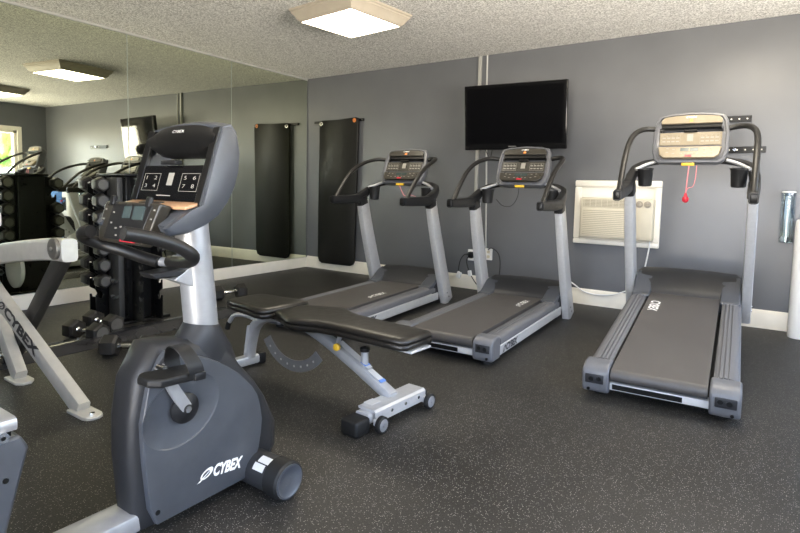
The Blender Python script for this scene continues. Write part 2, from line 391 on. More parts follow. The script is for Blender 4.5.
# ------------------------------------------------------------------ treadmill (rear pivot at the local origin, user side at y = 0, console end at y = 1.7)
def treadmill():
    t = empty('treadmill', (0, 0, 0))
    # base frame under the deck
    f = MB()
    f.box2((-.30, .05, .035), (.30, 1.62, .075)); f.box2((-.33, 1.50, .02), (.33, 1.60, .10))
    f.build('base_frame', M_BLACK, t, bev=.004)
    for sx in (-1, 1):
        f = MB()
        prof = [(.335, .035), (.345, .045), (.345, .100), (.338, .108), (.322, .108), (.322, .035)]
        f.prism(prof, .10, 1.50, lambda u, v, w_: (sx*u, w_, v)); f.build('side_extrusion', M_ALU, t)
        f = MB()
        prof = [(.232, .10), (.232, .148), (.238, .153), (.251, .157), (.252, .151), (.2545, .151), (.256, .158), (.271, .159), (.272, .152), (.2745, .152), (.276, .159), (.291, .159), (.292, .152), (.2945, .152), (.296, .159), (.308, .158), (.318, .156), (.334, .150), (.342, .138), (.342, .105), (.322, .10)]
        f.prism(prof, .13, 1.44, lambda u, v, w_: (sx*u, w_, v + .012*(w_-.13)/1.3)); f.build('side_rail', M_RAIL, t)
        # end cap
        f = MB()
        rg = []
        for (y, x0, x1, z0, z1) in ((-.02, .232, .342, .035, .165), (-.032, .240, .334, .05, .150)): pass
        prof = [(-.03, .045), (-.035, .06), (-.035, .135), (-.024, .157), (.0, .168), (.04, .175), (.105, .170), (.105, .03), (-.02, .03)]
        f.prism(prof, .222, .352, lambda u, v, w_: (sx*w_, u, v)); cap = f.build('end_cap', M_CAP, t, bev=.012, bseg=3)
        f = MB(); f.box2((sx*.245, -.0385, .085), (sx*.335, -.034, .133), bev=.004); f.build('recess', M_GREY, cap)
        for x, z, rr in ((.268, .112, .012), (.305, .108, .013), (.318, .052, .008)):
            f = MB(); f.cyl((sx*x, -.0395, z), (sx*x, -.030, z), rr, 16); f.build('bolt_hole', M_BLACK, cap)
        # small feet
        f = MB(); f.cyl((sx*.28, .06, 0), (sx*.28, .06, .04), .03, 16); f.build('rubber_foot', M_RUBBER, t)
    # deck and belt
    f = MB(); rr = .034; zc = .128; N = 10; pr = []
    for k in range(N+1):
        a = PI/2 + PI*k/N; pr.append((.012 + rr*math.cos(a), zc + rr*math.sin(a)))
    pr = pr + [(1.43, zc-rr), (1.43, zc+rr+.012)]
    f.prism(pr, -.215, .215, lambda u, v, w_: (w_, u, v)); f.build('running_belt', M_BELT, t)
    # rear lower bar with its black slot and label
    f = MB(); f.box2((-.225, .005, .045), (.225, .05, .085)); o = f.build('rear_bar', M_ALU, t, bev=.003)
    f = MB(); f.box2((-.21, .002, .052), (.11, .006, .078)); f.build('slot', M_BLACK, o)
    f = MB(); f.box2((.118, .002, .054), (.205, .0045, .078)); f.build('label', M_LABEL, o)
    # motor hood
    f = MB()
    sec = [(1.385, .02), (1.395, .165), (1.44, .205), (1.50, .245), (1.56, .275), (1.64, .296), (1.70, .285), (1.735, .22), (1.74, .05)]
    rings = []
    for x, k in ((-.338, .80), (-.330, .93), (-.30, 1.0), (-.15, 1.03), (0, 1.04), (.15, 1.03), (.30, 1.0), (.330, .93), (.338, .80)):
        rings.append([(x, 1.56 + (y-1.56)*(.96 if abs(x) > .32 else 1), .05 + (z-.05)*k) for y, z in sec])
    f.loft(rings); hood = f.build('motor_hood', M_GREY, t, ang=50)
    for sx in (-1, 1):
        f = MB(); f.prism([(1.33, .15), (1.33, .178), (1.39, .185), (1.45, .215), (1.52, .260), (1.60, .285), (1.60, .15)], .215, .335, lambda u, v, w_: (sx*w_, u, v))
        f.build('hood_shoulder', M_GREYL, hood, bev=.012, bseg=3)
    # lift legs carrying the front of the frame
    for sx in (-1, 1):
        f = MB(); f.cyl((sx*.22, 1.6, .03), (sx*.22, 1.6, .0), .035, 16); f.build('lift_wheel', M_RUBBER, t)
    # uprights
    for sx in (-1, 1):
        f = MB()
        path = [(sx*.372, 1.625, .012), (sx*.371, 1.56, .16), (sx*.367, 1.45, .43), (sx*.362, 1.335, .74), (sx*.358, 1.275, .93)]
        f.bar(path, [.062, .06, .056], [.165, .158, .145, .13], up=(0, 1, .38), bev=.22, smooth=3); up = f.build('upright', M_ALU, t)
        
        for by, bz, br in ((1.60, .06, .009), (1.56, .10, .007)):
            f = MB(); f.cyl((sx*.400, by, bz), (sx*.408, by, bz), br, 12); f.build('bolt', M_CHROME, up)
        # dark handrail: grip bar over the upright, sweeping in to the crossbar
        f = MB()
        path = [(sx*.352, .775, .948), (sx*.354, .90, .948), (sx*.358, 1.08, .950), (sx*.362, 1.23, .958)]
        f.bar(path, [.05, .052, .058, .062], [.066, .072, .078, .085], bev=.3, smooth=3)
        path = [(sx*.362, 1.17, .955), (sx*.362, 1.30, 1.00), (sx*.345, 1.395, 1.052), (sx*.30, 1.435, 1.085), (sx*.24, 1.44, 1.10), (sx*.15, 1.43, 1.112)]
        f.bar(path, [.055, .058, .055, .05, .045, .045], [.07, .075, .062, .05, .045, .045], bev=.3, smooth=4)
        f.bar([(sx*.36, 1.25, .97), (sx*.357, 1.27, .90)], .066, .115, up=(0, 1, .38), bev=.25)
        hr = f.build('handrail', M_DARK, t)
        f = MB(); f.box((sx*.352, .772, .948), (.036, .012, .05), None, .005); f.build('grip_cap', M_BLACK, hr)
        f = MB(); f.tube([(sx*.335, 1.33, 1.060), (sx*.27, 1.385, 1.090), (sx*.20, 1.40, 1.115)], .0125, 10, smooth=3); f.build('pulse_grip', M_SILVER, t)
        f = MB(); f.tube([(sx*.352, .84, .97), (sx*.354, .93, 1.065), (sx*.357, 1.06, 1.18), (sx*.358, 1.20, 1.255), (sx*.348, 1.33, 1.30), (sx*.312, 1.425, 1.325), (sx*.25, 1.465, 1.325), (sx*.18, 1.47, 1.31)], .018, 12, smooth=5); f.build('upper_handlebar', M_FOAM, t)
        f = MB(); f.lathe((sx*.275, 1.345, .945), (0, 0, 1), [(0, .038), (.005, .043), (.105, .049), (.115, .054), (.12, .054), (.12, .044), (.02, .038)], 20); f.build('cup_holder', M_DARK, t)
    # crossbar
    f = MB(); f.bar([(-.17, 1.43, 1.112), (0, 1.432, 1.116), (.17, 1.43, 1.112)], .05, .045, bev=.3); f.build('crossbar', M_DARK, t)
    # console: frame in a plane leaning away from the user; (x, v) coordinates on it, v up
    cb = V(0, 1.365, 1.095); cu = V(0, .135, .325).normalized(); cn = V(0, -cu.z, cu.y)    # cn points to the user
    def Q(x, v, d=0): p = cb + cu*v + cn*d; return (x, p.y, p.z)
    def outline(hw, top, bot, n=5):
        pts = [(-hw*.80, bot), (-hw*.92, bot+.02), (-hw, bot+.08), (-hw*1.0, top*.6), (-hw*.95, top-.05), (-hw*.86, top-.012), (-hw*.6, top), (0, top+.010)]
        return pts + [(-x, v) for x, v in pts[::-1][1:]]
    f = MB(); rings = []
    for hw, top, bot, d in ((.17, .27, .06, -.115), (.215, .315, .02, -.09), (.240, .340, .003, -.03), (.246, .346, 0, .0), (.240, .342, .004, .018), (.226, .331, .014, .022), (.222, .328, .018, .012)):
        rings.append([Q(x, v, d) for x, v in outline(hw, top, bot)])
    f.loft(rings); cons = f.build('console', M_CAP, t, ang=55); cons.scale.x = .92
    f = MB(); f.prism([(-.188, .216), (-.192, .250), (.192, .250), (.188, .216)], -.2, .2, Q); carve(cons, f)
    f = MB(); f.prism([(-.195, .272), (-.197, .295), (-.175, .318), (-.1, .326), (0, .331), (.1, .326), (.175, .318), (.197, .295), (.195, .272)], .008, .030, lambda x, v, d: Q(x, v, d)); pod = f.build('top_panel', M_PANEL, cons, bev=.003)
    f = MB(); f.prism([(-.192, .247), (-.197, .274), (.197, .274), (.192, .247)], -.03, .016, lambda x, v, d: Q(x, v, d)); f.build('reading_slot', M_BLACK, cons)
    f = MB(); f.prism([(-.2, .122), (-.2, .212), (.2, .212), (.2, .122)], .008, .018, lambda x, v, d: Q(x, v, d)); pan = f.build('display_panel', M_PANEL, cons, bev=.003)
    f = MB(); f.prism([(-.045, .214), (-.04, .228), (.04, .228), (.045, .214)], .006, .032, lambda x, v, d: Q(x, v, d)); f.build('reading_ledge', M_BLACK, cons, bev=.003)
    text('CYBEX', 'lettering', M_TEXTW, pod, Q(-.035, .308, .0305), (1, 0, 0), cu, .012, .07, shear=.2, bold=.02)
    f = MB(); f.prism([(-.012, .282), (-.012, .295), (0, .303), (.012, .295), (.012, .282)], .029, .032, lambda x, v, d: Q(x, v, d)); f.build('badge', M_ORG, pod)
    # printed workout keys
    f = MB()
    for cx in (-.125, .125):
        for dx in (-.045, -.015, .015, .045):
            for v in (.145, .170):
                f.prism([(cx+dx-.011, v), (cx+dx-.011, v+.009), (cx+dx+.011, v+.009), (cx+dx+.011, v)], .018, .0188, lambda x, vv, d: Q(x, vv, d))
        for a, b, c, d_ in ((-.062, .132, .062, .1335), (-.062, .196, .062, .1975), (-.062, .132, -.0605, .1975), (.0605, .132, .062, .1975)):
            f.prism([(cx+a, b), (cx+a, d_), (cx+c, d_), (cx+c, b)], .018, .0188, lambda x, vv, d: Q(x, vv, d))
    f.prism([(-.02, .15), (-.02, .20), (.02, .20), (.02, .15)], .018, .0188, lambda x, vv, d: Q(x, vv, d))
    f.build('workout_print', M_PRINT, pan)
    text('1  2   3  4', 'lettering', M_PRINT, pan, Q(-.18, .182, .019), (1, 0, 0), cu, .009, .10)
    text('5  6   7  8', 'lettering', M_PRINT, pan, Q(.07, .182, .019), (1, 0, 0), cu, .009, .10)
    # lower keypad, stands a little forward
    def Q2(x, v, d=0): return Q(x, v, .012 + d + (.112-v)*.45)
    f = MB(); f.prism([(-.205, .112), (-.19, .045), (-.16, .02), (.16, .02), (.19, .045), (.205, .112)], -.02, .014, lambda x, v, d: Q2(x, v, d)); kp = f.build('keypad', M_PANEL, cons, bev=.006)
    f = MB(); 
    for a, b in ((-.055, .0), (.008, .06)): f.prism([(a, .072), (a, .098), (b, .098), (b, .072)], .0138, .0155, Q2)
    f.build('display', M_LCD, kp)
    f = MB()
    for x, v in ((-.14, .09), (-.14, .06), (.14, .09), (.14, .06), (-.1, .085), (.1, .085), (-.05, .05), (-.02, .052), (.02, .052), (.05, .05), (-.1, .05), (.1, .05)):
        f.prism([(x-.008, v), (x-.008, v+.006), (x+.008, v+.006), (x+.008, v)], .0138, .016, Q2)
    f.build('button', M_PRINT, kp)
    f = MB(); f.prism([(-.022, .028), (-.022, .042), (.022, .042), (.022, .028)], .0138, .018, Q2); f.build('stop_button', M_RED, kp)
    f = MB(); f.box((.0, 1.345, 1.093), (.085, .02, .02), None, .004); f.build('safety_clip', M_YEL, cons)
    return t
tm = treadmill()
def place_tm(t, pose, th):
    x, y, rz = pose
    t.location = (x + math.sin(rz), y - math.cos(rz), 0.0); t.rotation_euler = (th, 0, rz)
GT = 'treadmills facing the back wall'
POSES = [((2.298, -1.442, .093), 0, 'grey treadmill beside the hanging black mat, leftmost of the three, behind the bench'),
         ((3.392, -1.305, .066), 0, 'middle grey treadmill standing under the wall television'),
         ((4.655, -1.350, .062), .1257, 'treadmill raised on an incline with a tan reflection painted on its console, in front of the air conditioner')]
TMS = []
for k, (po, th, lab) in enumerate(POSES):
    o = tm if k == 0 else copy_tree(tm)
    place_tm(o, po, th); tag(o, lab, 'treadmill', GT); TMS.append(o)
def kid(o, name, mats=False):
    for c in o.children:
        if c.name.split('.')[0] == name: return c
def sub(o, *names):
    for n_ in names: o = kid(o, n_)
    return o
# belt lettering, each belt stopped at its own place
zb = .1755
b0 = sub(TMS[0], 'running_belt'); brand(b0, (.165, .62, zb), (0, 1, 0), (-1, 0, 0), .05, .27, M_TEXTW)
b1 = sub(TMS[1], 'running_belt'); brand(b1, (.165, .98, zb), (0, 1, 0), (-1, 0, 0), .05, .27, M_TEXTW)
b2 = sub(TMS[2], 'running_belt'); text('CYBEX', 'logo', M_TEXTW, b2, (-.185, 1.20, zb), (0, -1, 0), (1, 0, 0), .062, .22, shear=.2, bold=.03)
for k, t in enumerate(TMS):
    se = [c for c in t.children if c.name.startswith('side_extrusion')][1]
    brand(se, (.3455, .16, .05), (0, 1, 0), (0, 0, 1), .046, .27, M_TEXTD)
# incline of the third: supports under the raised front, tan reflection painted on the console faces, red key cord
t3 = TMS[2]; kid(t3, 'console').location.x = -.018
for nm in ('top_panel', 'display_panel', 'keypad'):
    c = sub(t3, 'console', nm); c.data = c.data.copy(); c.data.materials.clear(); c.data.materials.append(M_TANREFL)
for c in [c for c in t3.children if c.name.startswith('lift_wheel')]:
    c.data = c.data.copy()
    sx = 1 if c.data.vertices[0].co.x > 0 else -1
    c.data.clear_geometry()
    f = MB(); f.cyl((sx*.22, 1.60, .04), (sx*.22, 1.624, -.165), .022, 14); f.cyl((sx*.22-.02, 1.626, -.172), (sx*.22+.02, 1.626, -.172), .03, 20)
    bmesh.ops.recalc_face_normals(f.bm, faces=f.bm.faces); f.bm.to_mesh(c.data); f.bm.free()
f = MB(); f.tube([(-.01, 1.335, 1.085), (-.015, 1.325, 1.0), (-.02, 1.32, .905)], .0035, 6, smooth=3); f.tube([(.035, 1.335, 1.085), (.032, 1.32, 1.0), (.02, 1.315, .95), (-.01, 1.32, .935), (-.02, 1.32, .90)], .0025, 6, smooth=5)
sc_ = f.build('safety_cord', M_PINK, t3)
f = MB(); f.lathe((-.02, 1.32, .84), (0, 0, 1), [(0, .008), (.01, .019), (.03, .021), (.042, .012), (.065, .006)], 12); f.build('key', M_RED, sc_)
f = MB(); f.tube([(.0, 1.335, 1.085), (.03, 1.33, 1.03), (.06, 1.33, .99), (.10, 1.335, 1.0), (.17, 1.34, .985)], .003, 6, smooth=4); f.build('safety_cord', M_PINK, TMS[0])
f = MB(); f.tube([(.0, 1.335, 1.085), (-.01, 1.33, 1.0), (-.06, 1.33, .93), (-.14, 1.34, .93), (-.2, 1.35, .98)], .0025, 6, smooth=4); f.build('safety_cord', M_RUBBER, TMS[1])

# ------------------------------------------------------------------ recumbent bike
BX, BY = 3.645, -4.2
def bike():
    t = empty('exercise_bike', (BX, BY, 0)); o = lambda X, Y, Z: (X-BX, Y-BY, Z)
    side = [(-4.392, .045), (-4.403, .105), (-4.418, .256), (-4.422, .364), (-4.400, .470), (-4.352, .563), (-4.304, .550), (-4.2, .506), (-4.135, .468), (-4.081, .426), (-4.030, .372), (-3.996, .318), (-3.980, .227), (-3.998, .133), (-4.032, .05)]
    outer = [(-4.429, 0.035), (-4.436, 0.105), (-4.448, 0.256), (-4.444, 0.372), (-4.428, 0.486), (-4.37, 0.58), (-4.33, 0.58), (-4.2, 0.56), (-4.1, 0.52), (-4.048, 0.44), (-3.983, 0.365), (-3.936, 0.295), (-3.884, 0.185), (-3.884, 0.095), (-3.933, 0.03)]
    mid = [((a[0]*.35+b[0]*.65), (a[1]*.35+b[1]*.65)) for a, b in zip(side, outer)]
    f = MB(); f.m(M_GREY)
    rings = [[o(BX+x, y, z) for y, z in pl] for x, pl in ((-.066, side), (-.058, mid), (-.036, outer), (.036, outer), (.058, mid), (.066, side))]
    f.loft(rings); shroud = f.build('shroud', M_GREY, t, ang=60)
    # side covers, slate coloured, slightly proud
    for sx in (-1, 1):
        NN = 48; c0 = (-4.293, .366)
        def outl(q):
            res = []
            for k in range(NN):
                a = 2*PI*k/NN; dx, dz = math.cos(a), math.sin(a); best = .2
                for (y0, z0), (y1, z1) in zip(side, side[1:]+side[:1]):
                    ey, ez = y1-y0, z1-z0; den = dx*ez - dz*ey
                    if abs(den) < 1e-9: continue
                    tt = ((y0-c0[0])*ez - (z0-c0[1])*ey)/den; uu = ((y0-c0[0])*dz - (z0-c0[1])*dx)/den
                    if tt > 0 and -1e-6 <= uu <= 1.000001: best = tt
                res.append((c0[0]+dx*best*q, c0[1]+dz*best*q))
            return res
        def dish(q): return [(c0[0] + .128*q*math.cos(2*PI*k/NN) + .02*q*math.sin(2*PI*k/NN), c0[1] + .108*q*math.sin(2*PI*k/NN)) for k in range(NN)]
        f = MB(); f.loft([[o(BX+sx*x, y, z) for y, z in pl] for x, pl in ((.0655, outl(1)), (.082, outl(.992)), (.084, outl(.975)), (.084, dish(1.0)), (.081, dish(.97)), (.0695, dish(.5)), (.069, dish(.3)))])
        cov = f.build('side_cover', M_GREYL, t, ang=28)
        for y, z in ((-4.345, .535), (-4.378, .085)): f = MB(); f.cyl(o(BX+sx*.0800, y, z), o(BX+sx*.0846, y, z), .008, 12); f.build('screw', M_BLACK, cov)
        if sx == 1: brand(cov, o(BX+.0847, -4.238, .120), (0, 1, -.13), (0, .05, 1), .040, .165, M_TEXTW)
    # neck collar between shroud and post
    f = MB(); rings = []
    for cy, cz, ry, rx in ((-4.17, .48, .13, .066), (-4.17, .53, .108, .066), (-4.168, .565, .078, .064), (-4.167, .592, .060, .060), (-4.168, .600, .056, .056)):
        rings.append([o(BX + rx*math.cos(2*PI*k/24), cy + ry*math.sin(2*PI*k/24), cz - .16*ry*math.sin(2*PI*k/24)) for k in range(24)])
    f.loft(rings); f.build('neck_cover', M_GREY, t, ang=60)
    f = MB(); f.tube([o(BX, -4.165, .56), o(BX, -4.178, .70), o(BX, -4.196, .87), o(BX, -4.205, .97)], [.0535, .053, .052, .051], 28); f.build('post', M_SILVER, t)
    # base tube, front roller, rear foot
    f = MB(); f.bar([o(BX-.0, -4.40, .062), o(BX-.0, -5.55, .062)], .115, .055, bev=.2); f.build('base_tube', M_SILVER, t)
    f = MB(); f.cyl(o(3.46, -4.0, .066), o(3.83, -4.0, .066), .060, 28); rl = f.build('roller', M_GREY, t)
    for sx in (-1, 1):
        f = MB(); f.lathe(o(BX+sx*.172, -4.0, .066), (sx, 0, 0), [(0, .060), (.004, .066), (.058, .066), (.065, .060), (.063, .050), (.053, .045), (.051, .018), (.035, .016)], 30)
        c = f.build('roller_cap', M_RUBBER, rl)
        f = MB(); f.lathe(o(BX+sx*.229, -4.0, .066), (sx, 0, 0), [(0, .058), (.0095, .0575), (.010, .052), (.0015, .040), (.0005, .016), (-.01, .014)], 30); f.build('cap_face', M_GREYL, rl)
    f = MB()
    def onroll(x, a, r=.0607): return o(x, -4.0 + r*math.cos(a), .066 + r*math.sin(a))
    for xa, xb, a0, a1 in ((3.765, 3.815, 1.75, 2.2),): 
        f.loft([[onroll(xa, a0+(a1-a0)*k/5) for k in range(6)], [onroll(xb, a0+(a1-a0)*k/5) for k in range(6)]], cap=False, closed=False)
    f.loft([[onroll(3.758, 2.27+.4*k/5) for k in range(6)], [onroll(3.808, 2.27+.4*k/5) for k in range(6)]], cap=False, closed=False)
    lb = f.build('warning_label', M_LABEL, rl)
    # crank, pedals
    for sx, ang in ((1, 120), (-1, 300)):
        f = MB(); cx = BX+sx*.074
        f.lathe(o(cx, -4.283, .370), (sx, 0, 0), [(0, .046), (.010, .046), (.014, .040), (.022, .018), (.024, .012)], 28); cr = f.build('crank_disc', M_DARK, t)
        if sx == 1:
            f = MB(); f.cyl(o(cx+.0225, -4.283, .370), o(cx+.026, -4.283, .370), .011, 6); f.build('crank_bolt', M_CHROME, cr)
        dv = V(0, math.cos(R(ang)), math.sin(R(ang))); L = .175
        p0 = V(*o(cx+sx*.014, -4.283, .370)); p1 = p0 + dv*L + V(sx*.01, 0, 0)
        f = MB(); f.bar([p0 + dv*.0, p0 + dv*.09, p1], [.036, .033, .028], .018, up=(1, 0, 0), bev=.2); f.build('crank_arm', M_SILVER, t)
        pc = p1 + V(sx*.062, 0, -.008); tilt = Euler((R(-4), 0, 0))
        f = MB(); Rm = tilt.to_matrix()
        def pp(x, y, z): return pc + Rm @ V(sx*x, y, z)
        out = [(-.045, -.075), (-.02, -.095), (.03, -.095), (.055, -.07), (.05, .0), (.05, .06), (.03, .075), (-.045, .075)]
        f.loft([[pp(x*.92, y*.95, -.013) for x, y in out], [pp(x, y, -.008) for x, y in out], [pp(x, y, .007) for x, y in out], [pp(x*.9, y*.95, .012) for x, y in out]])
        pd = f.build('pedal', M_RUBBER, t, bev=.003)
        f = MB()
        arc = [pp(-.045, .03, .0), pp(-.05, .025, .035), pp(-.03, .015, .068), pp(.0, .01, .080), pp(.03, .015, .068), pp(.054, .03, .030), pp(.055, .04, -.005)]
        P = spline([Vector(p) for p in arc], 5); wv = Rm @ V(0, .024, .0)
        f.loft([[p-wv, p+wv, p+wv*.98+V(0, 0, .003), p-wv*.98+V(0, 0, .003)] for p in P]); f.build('strap', M_RUBBER, pd)
        f = MB(); f.box(pp(.056, .045, .0), (.012, .035, .022), tilt, .003); f.build('buckle', M_DARK, pd)
        f = MB(); f.cyl(p1 - V(sx*.012, 0, 0), p1 + V(sx*.02, 0, 0), .010, 12); f.build('spindle', M_CHROME, pd)
    # console
    body = [(-4.217, 1.214), (-4.185, 1.222), (-4.165, 1.20), (-4.155, 1.15), (-4.159, 1.093), (-4.175, 1.04), (-4.20, .995), (-4.235, .955), (-4.275, .930), (-4.33, .910), (-4.385, .905), (-4.398, .925), (-4.335, .966), (-4.288, .985), (-4.266, 1.06), (-4.242, 1.14)]
    f = MB()
    cy0, cz0 = -4.25, 1.05
    for sx in (-1, 1):
        rings = []
        for x, q in ((.156, .97), (.160, 1.0), (.172, 1.0), (.180, .97), (.184, .92)):
            rings.append([o(BX+sx*x, cy0+(y-cy0)*q, cz0+(z-cz0)*q) for y, z in body])
        f.loft(rings)
    low = [(-4.288, .985), (-4.330, .964), (-4.372, .93), (-4.36, .911), (-4.33, .911), (-4.275, .931), (-4.235, .956), (-4.20, .996), (-4.178, 1.04), (-4.165, 1.09), (-4.19, 1.095), (-4.235, 1.095), (-4.275, .99)]
    f.loft([[o(BX+x, y, z) for y, z in low] for x in (-.165, .165)])
    rings = []
    for k in range(9):
        x = -.175 + .35*k/8; dz = .016*(1-(x/.175)**2)
        rings.append([o(BX+x, y, z+dz) for y, z in [(-4.208, 1.185), (-4.210, 1.218), (-4.185, 1.226), (-4.165, 1.205), (-4.165, 1.17), (-4.19, 1.165)]])
    f.loft(rings)
    cons = f.build('console', M_GREYL, t, ang=50); cons.scale.x = 1.05; cons.location.x = -.008
    # black facing frame
    fr = [(-4.219, 1.216), (-4.242, 1.14), (-4.266, 1.06), (-4.289, .985)]
    for sx in (-1, 1):
        f = MB(); f.loft([[o(BX+sx*xx, y+dy, z) for xx, dy in ((.145, .012), (.145, -.004), (.174, -.006), (.176, .004))] for y, z in fr])
        f.build('bezel', M_BLACK, cons, bev=.002)
    f = MB(); rings = []
    for k in range(13):
        x = -.166 + .332*k/12; dz = .012*(1-(x/.166)**2); q = max(.35, 1-(abs(x)/.17)**5)
        rings.append([o(BX+x, y, zc_ + dz + (z-zc_)*q) for zc_ in (1.19,) for y, z in [(-4.220, 1.216), (-4.231, 1.20), (-4.240, 1.165), (-4.238, 1.135), (-4.218, 1.118), (-4.195, 1.115), (-4.185, 1.15), (-4.19, 1.20)]])
    f.loft(rings); pod = f.build('top_pod', M_GLOSSB, cons, ang=50)
    pod.data.materials.clear(); pod.data.materials.append(M_BLACK)
    text('CYBEX', 'lettering', M_TEXTW, pod, o(BX-.032, -4.2335, 1.204), (1, 0, 0), (0, .25, 1), .0085, .058, shear=.2, bold=.0, depth=.0025)
    pu = V(0, .032, .105).normalized()
    def PP(x, v, d=0): b = V(*o(BX, -4.280, .995)) + pu*v; return (x, b.y - d*pu.z, b.z + d*pu.y)
    f = MB(); f.prism([(-.168, 0), (-.168, .112), (.168, .112), (.168, 0)], -.02, .006, PP); pan = f.build('workout_panel', M_GLOSSB, cons, bev=.002)
    f = MB()
    for cx in (-.095, .095):
        for a, b, c, d_ in ((-.042, .03, .042, .0312), (-.042, .085, .042, .0862), (-.042, .03, -.0408, .0862), (.0408, .03, .042, .0862)):
            f.prism([(cx+a, b), (cx+a, d_), (cx+c, d_), (cx+c, b)], .006, .0066, PP)
    f.prism([(-.014, .048), (-.014, .088), (.014, .088), (.014, .048)], .006, .0064, PP)
    f.prism([(-.05, .014), (-.05, .017), (.02, .017), (.02, .014)], .006, .0064, PP)
    f.build('workout_print', M_PRINT, pan)
    for cx, a, b in ((-.095, '1   2', '3   4'), (.095, '5   6', '7   8')):
        text(a, 'lettering', M_PRINT, pan, PP(cx-.028, .066, .0066), (1, 0, 0), pu, .012, .056)
        text(b, 'lettering', M_PRINT, pan, PP(cx-.028, .040, .0066), (1, 0, 0), pu, .012, .056)
    f = MB(); f.box(o(BX-.01, -4.255, 1.112), (.075, .028, .014), None, .004); f.build('reading_clip', M_DARK, cons)
    f = MB(); f.box(o(BX+.0, -4.308, .985), (.33, .05, .010), Euler((R(14), 0, 0)), .003); tray = f.build('tray', mat('tray with painted tan reflection', (.42, .24, .13), .35), cons)  # tray colour carries a painted orange-brown reflection
    f = MB(); f.box(o(BX-.03, -4.310, .9905), (.11, .016, .004), Euler((R(14), 0, 0)), .001); f.build('tray_slot', M_PANEL, tray)
    # keypad, near vertical plate in front of the scoop
    kc = V(*o(3.638, -4.378, .934)); ku = V(0, .28, 1).normalized(); kr = V(1, 0, 0)
    def KP(x, v, d=0): p = kc + ku*v; return (p.x + x, p.y - d*ku.z, p.z + d*ku.y)
    f = MB(); f.prism([(-.165, -.04), (-.15, -.066), (.07, -.066), (.10, -.02), (.118, .058), (-.16, .058), (-.168, .045)], -.03, .008, KP); kp = f.build('keypad', M_PANEL, cons, bev=.006, bseg=3)
    f = MB(); f.prism([(-.125, -.058), (-.115, .050), (.085, .050), (.055, -.058)], .007, .0098, KP); f.build('key_panel', M_DARK, kp, bev=.002)
    f = MB(); f.prism([(-.052, .008), (-.05, .044), (-.012, .044), (-.012, .008)], .0095, .0108, KP); f.prism([(.0, .006), (.0, .046), (.055, .046), (.055, .006)], .0095, .0108, KP); f.build('display', M_LCD, kp)
    f = MB()
    for x, v in ((-.10, .022), (-.10, -.01), (-.146, .03), (-.147, .0), (.100, .036), (.094, .010), (-.07, -.025), (-.045, -.02), (-.02, -.022), (.01, -.02), (.03, -.024), (-.06, -.046), (.0, -.045), (.05, -.03)):
        f.prism([(x-.004, v-.0015), (x-.004, v+.003), (x+.004, v+.003), (x+.004, v-.0015)], .0095, .0115, KP)
    f.build('button', M_PRINT, kp)
    f = MB(); f.prism([(-.03, -.062), (-.03, -.05), (.045, -.05), (.045, -.062)], .0095, .0125, KP); f.build('stop_button', M_RED, kp)
    for x in (-.125, .06):
        f = MB(); f.prism([(x-.012, .045), (x-.009, .075), (x+.009, .075), (x+.012, .045)], .0, .013, KP); f.build('reading_clip', M_DARK, cons, bev=.003)
    # handlebar loop
    f = MB(); f.tube([o(3.84, -4.525, .922), o(3.845, -4.46, .908), o(3.85, -4.385, .882), o(3.848, -4.338, .852), o(3.815, -4.318, .832), o(3.74, -4.30, .818), o(3.66, -4.285, .812)], .0185, 16, smooth=5); h1 = f.build('handlebar', M_FOAM, t)
    f = MB(); f.tube([o(3.512, -4.445, .903), o(3.478, -4.450, .898), o(3.452, -4.432, .878), o(3.462, -4.385, .856), o(3.50, -4.345, .838), o(3.55, -4.315, .820), o(3.61, -4.29, .806)], .0185, 16, smooth=5); f.build('handlebar', M_FOAM, t)
    f = MB(); f.tube([o(3.58, -4.295, .808), o(3.645, -4.27, .806), o(3.70, -4.295, .815)], .0145, 14, smooth=4); f.box(o(BX, -4.225, .81), (.04, .07, .035), None, .006); f.build('handlebar_bracket', M_SILVER, t)
    # bottle shelf on the post
    f = MB(); f.prism([(-4.36, .784), (-4.28, .790), (-4.215, .778), (-4.215, .765), (-4.345, .766)], BX-.035, BX+.035, lambda u, v, w_: o(w_, u, v)); f.build('bottle_shelf', M_DARK, t, bev=.005)
    f = MB(); f.prism([(-4.285, .757), (-4.215, .800), (-4.19, .800), (-4.19, .715)], BX-.036, BX+.036, lambda u, v, w_: o(w_, u, v)); f.build('shelf_bracket', M_SILVER, t, bev=.003)
    # seat rail housing behind
    f = MB(); f.prism([(-4.712, .435), (-4.694, .40), (-4.794, .03), (-5.50, .03), (-5.50, .435)], BX-.06, BX+.06, lambda u, v, w_: o(w_, u, v)); hs = f.build('seat_rail_housing', M_GREYL, t, bev=.008)
    f = MB(); f.cyl(o(BX+.058, -4.747, .335), o(BX+.0615, -4.747, .335), .007, 12); f.build('screw', M_BLACK, hs)
    f = MB(); f.box2(o(BX-.045, -5.45, .4352), o(BX+.045, -4.727, .447)); f.build('rail_channel', M_BLACK, t)
    f = MB(); f.bar([o(BX, -4.718, .464), o(BX, -5.5, .464)], .118, .034, bev=.35); f.build('seat_rail', M_SILVER, t)
    f = MB(); f.cyl(o(BX+.046, -4.749, .440), o(BX+.062, -4.749, .440), .013, 20); rw = f.build('rail_roller', M_CHROME, t)
    f = MB(); f.cyl(o(BX+.062, -4.749, .440), o(BX+.0635, -4.749, .440), .005, 12); f.build('axle', M_BLACK, rw)
    # seat
    f = MB(); f.box(o(BX, -5.30, .53), (.40, .36, .09), None, .035, 3); f.build('seat', M_VINYL, t)
    f = MB(); f.box(o(BX, -5.52, .80), (.40, .08, .44), Euler((R(-12), 0, 0)), .035, 3); f.build('backrest', M_VINYL, t)
    f = MB(); f.box2(o(BX-.14, -5.62, 0), o(BX+.14, -5.52, .09), bev=.01); f.build('rear_foot', M_GREY, t)
    return t
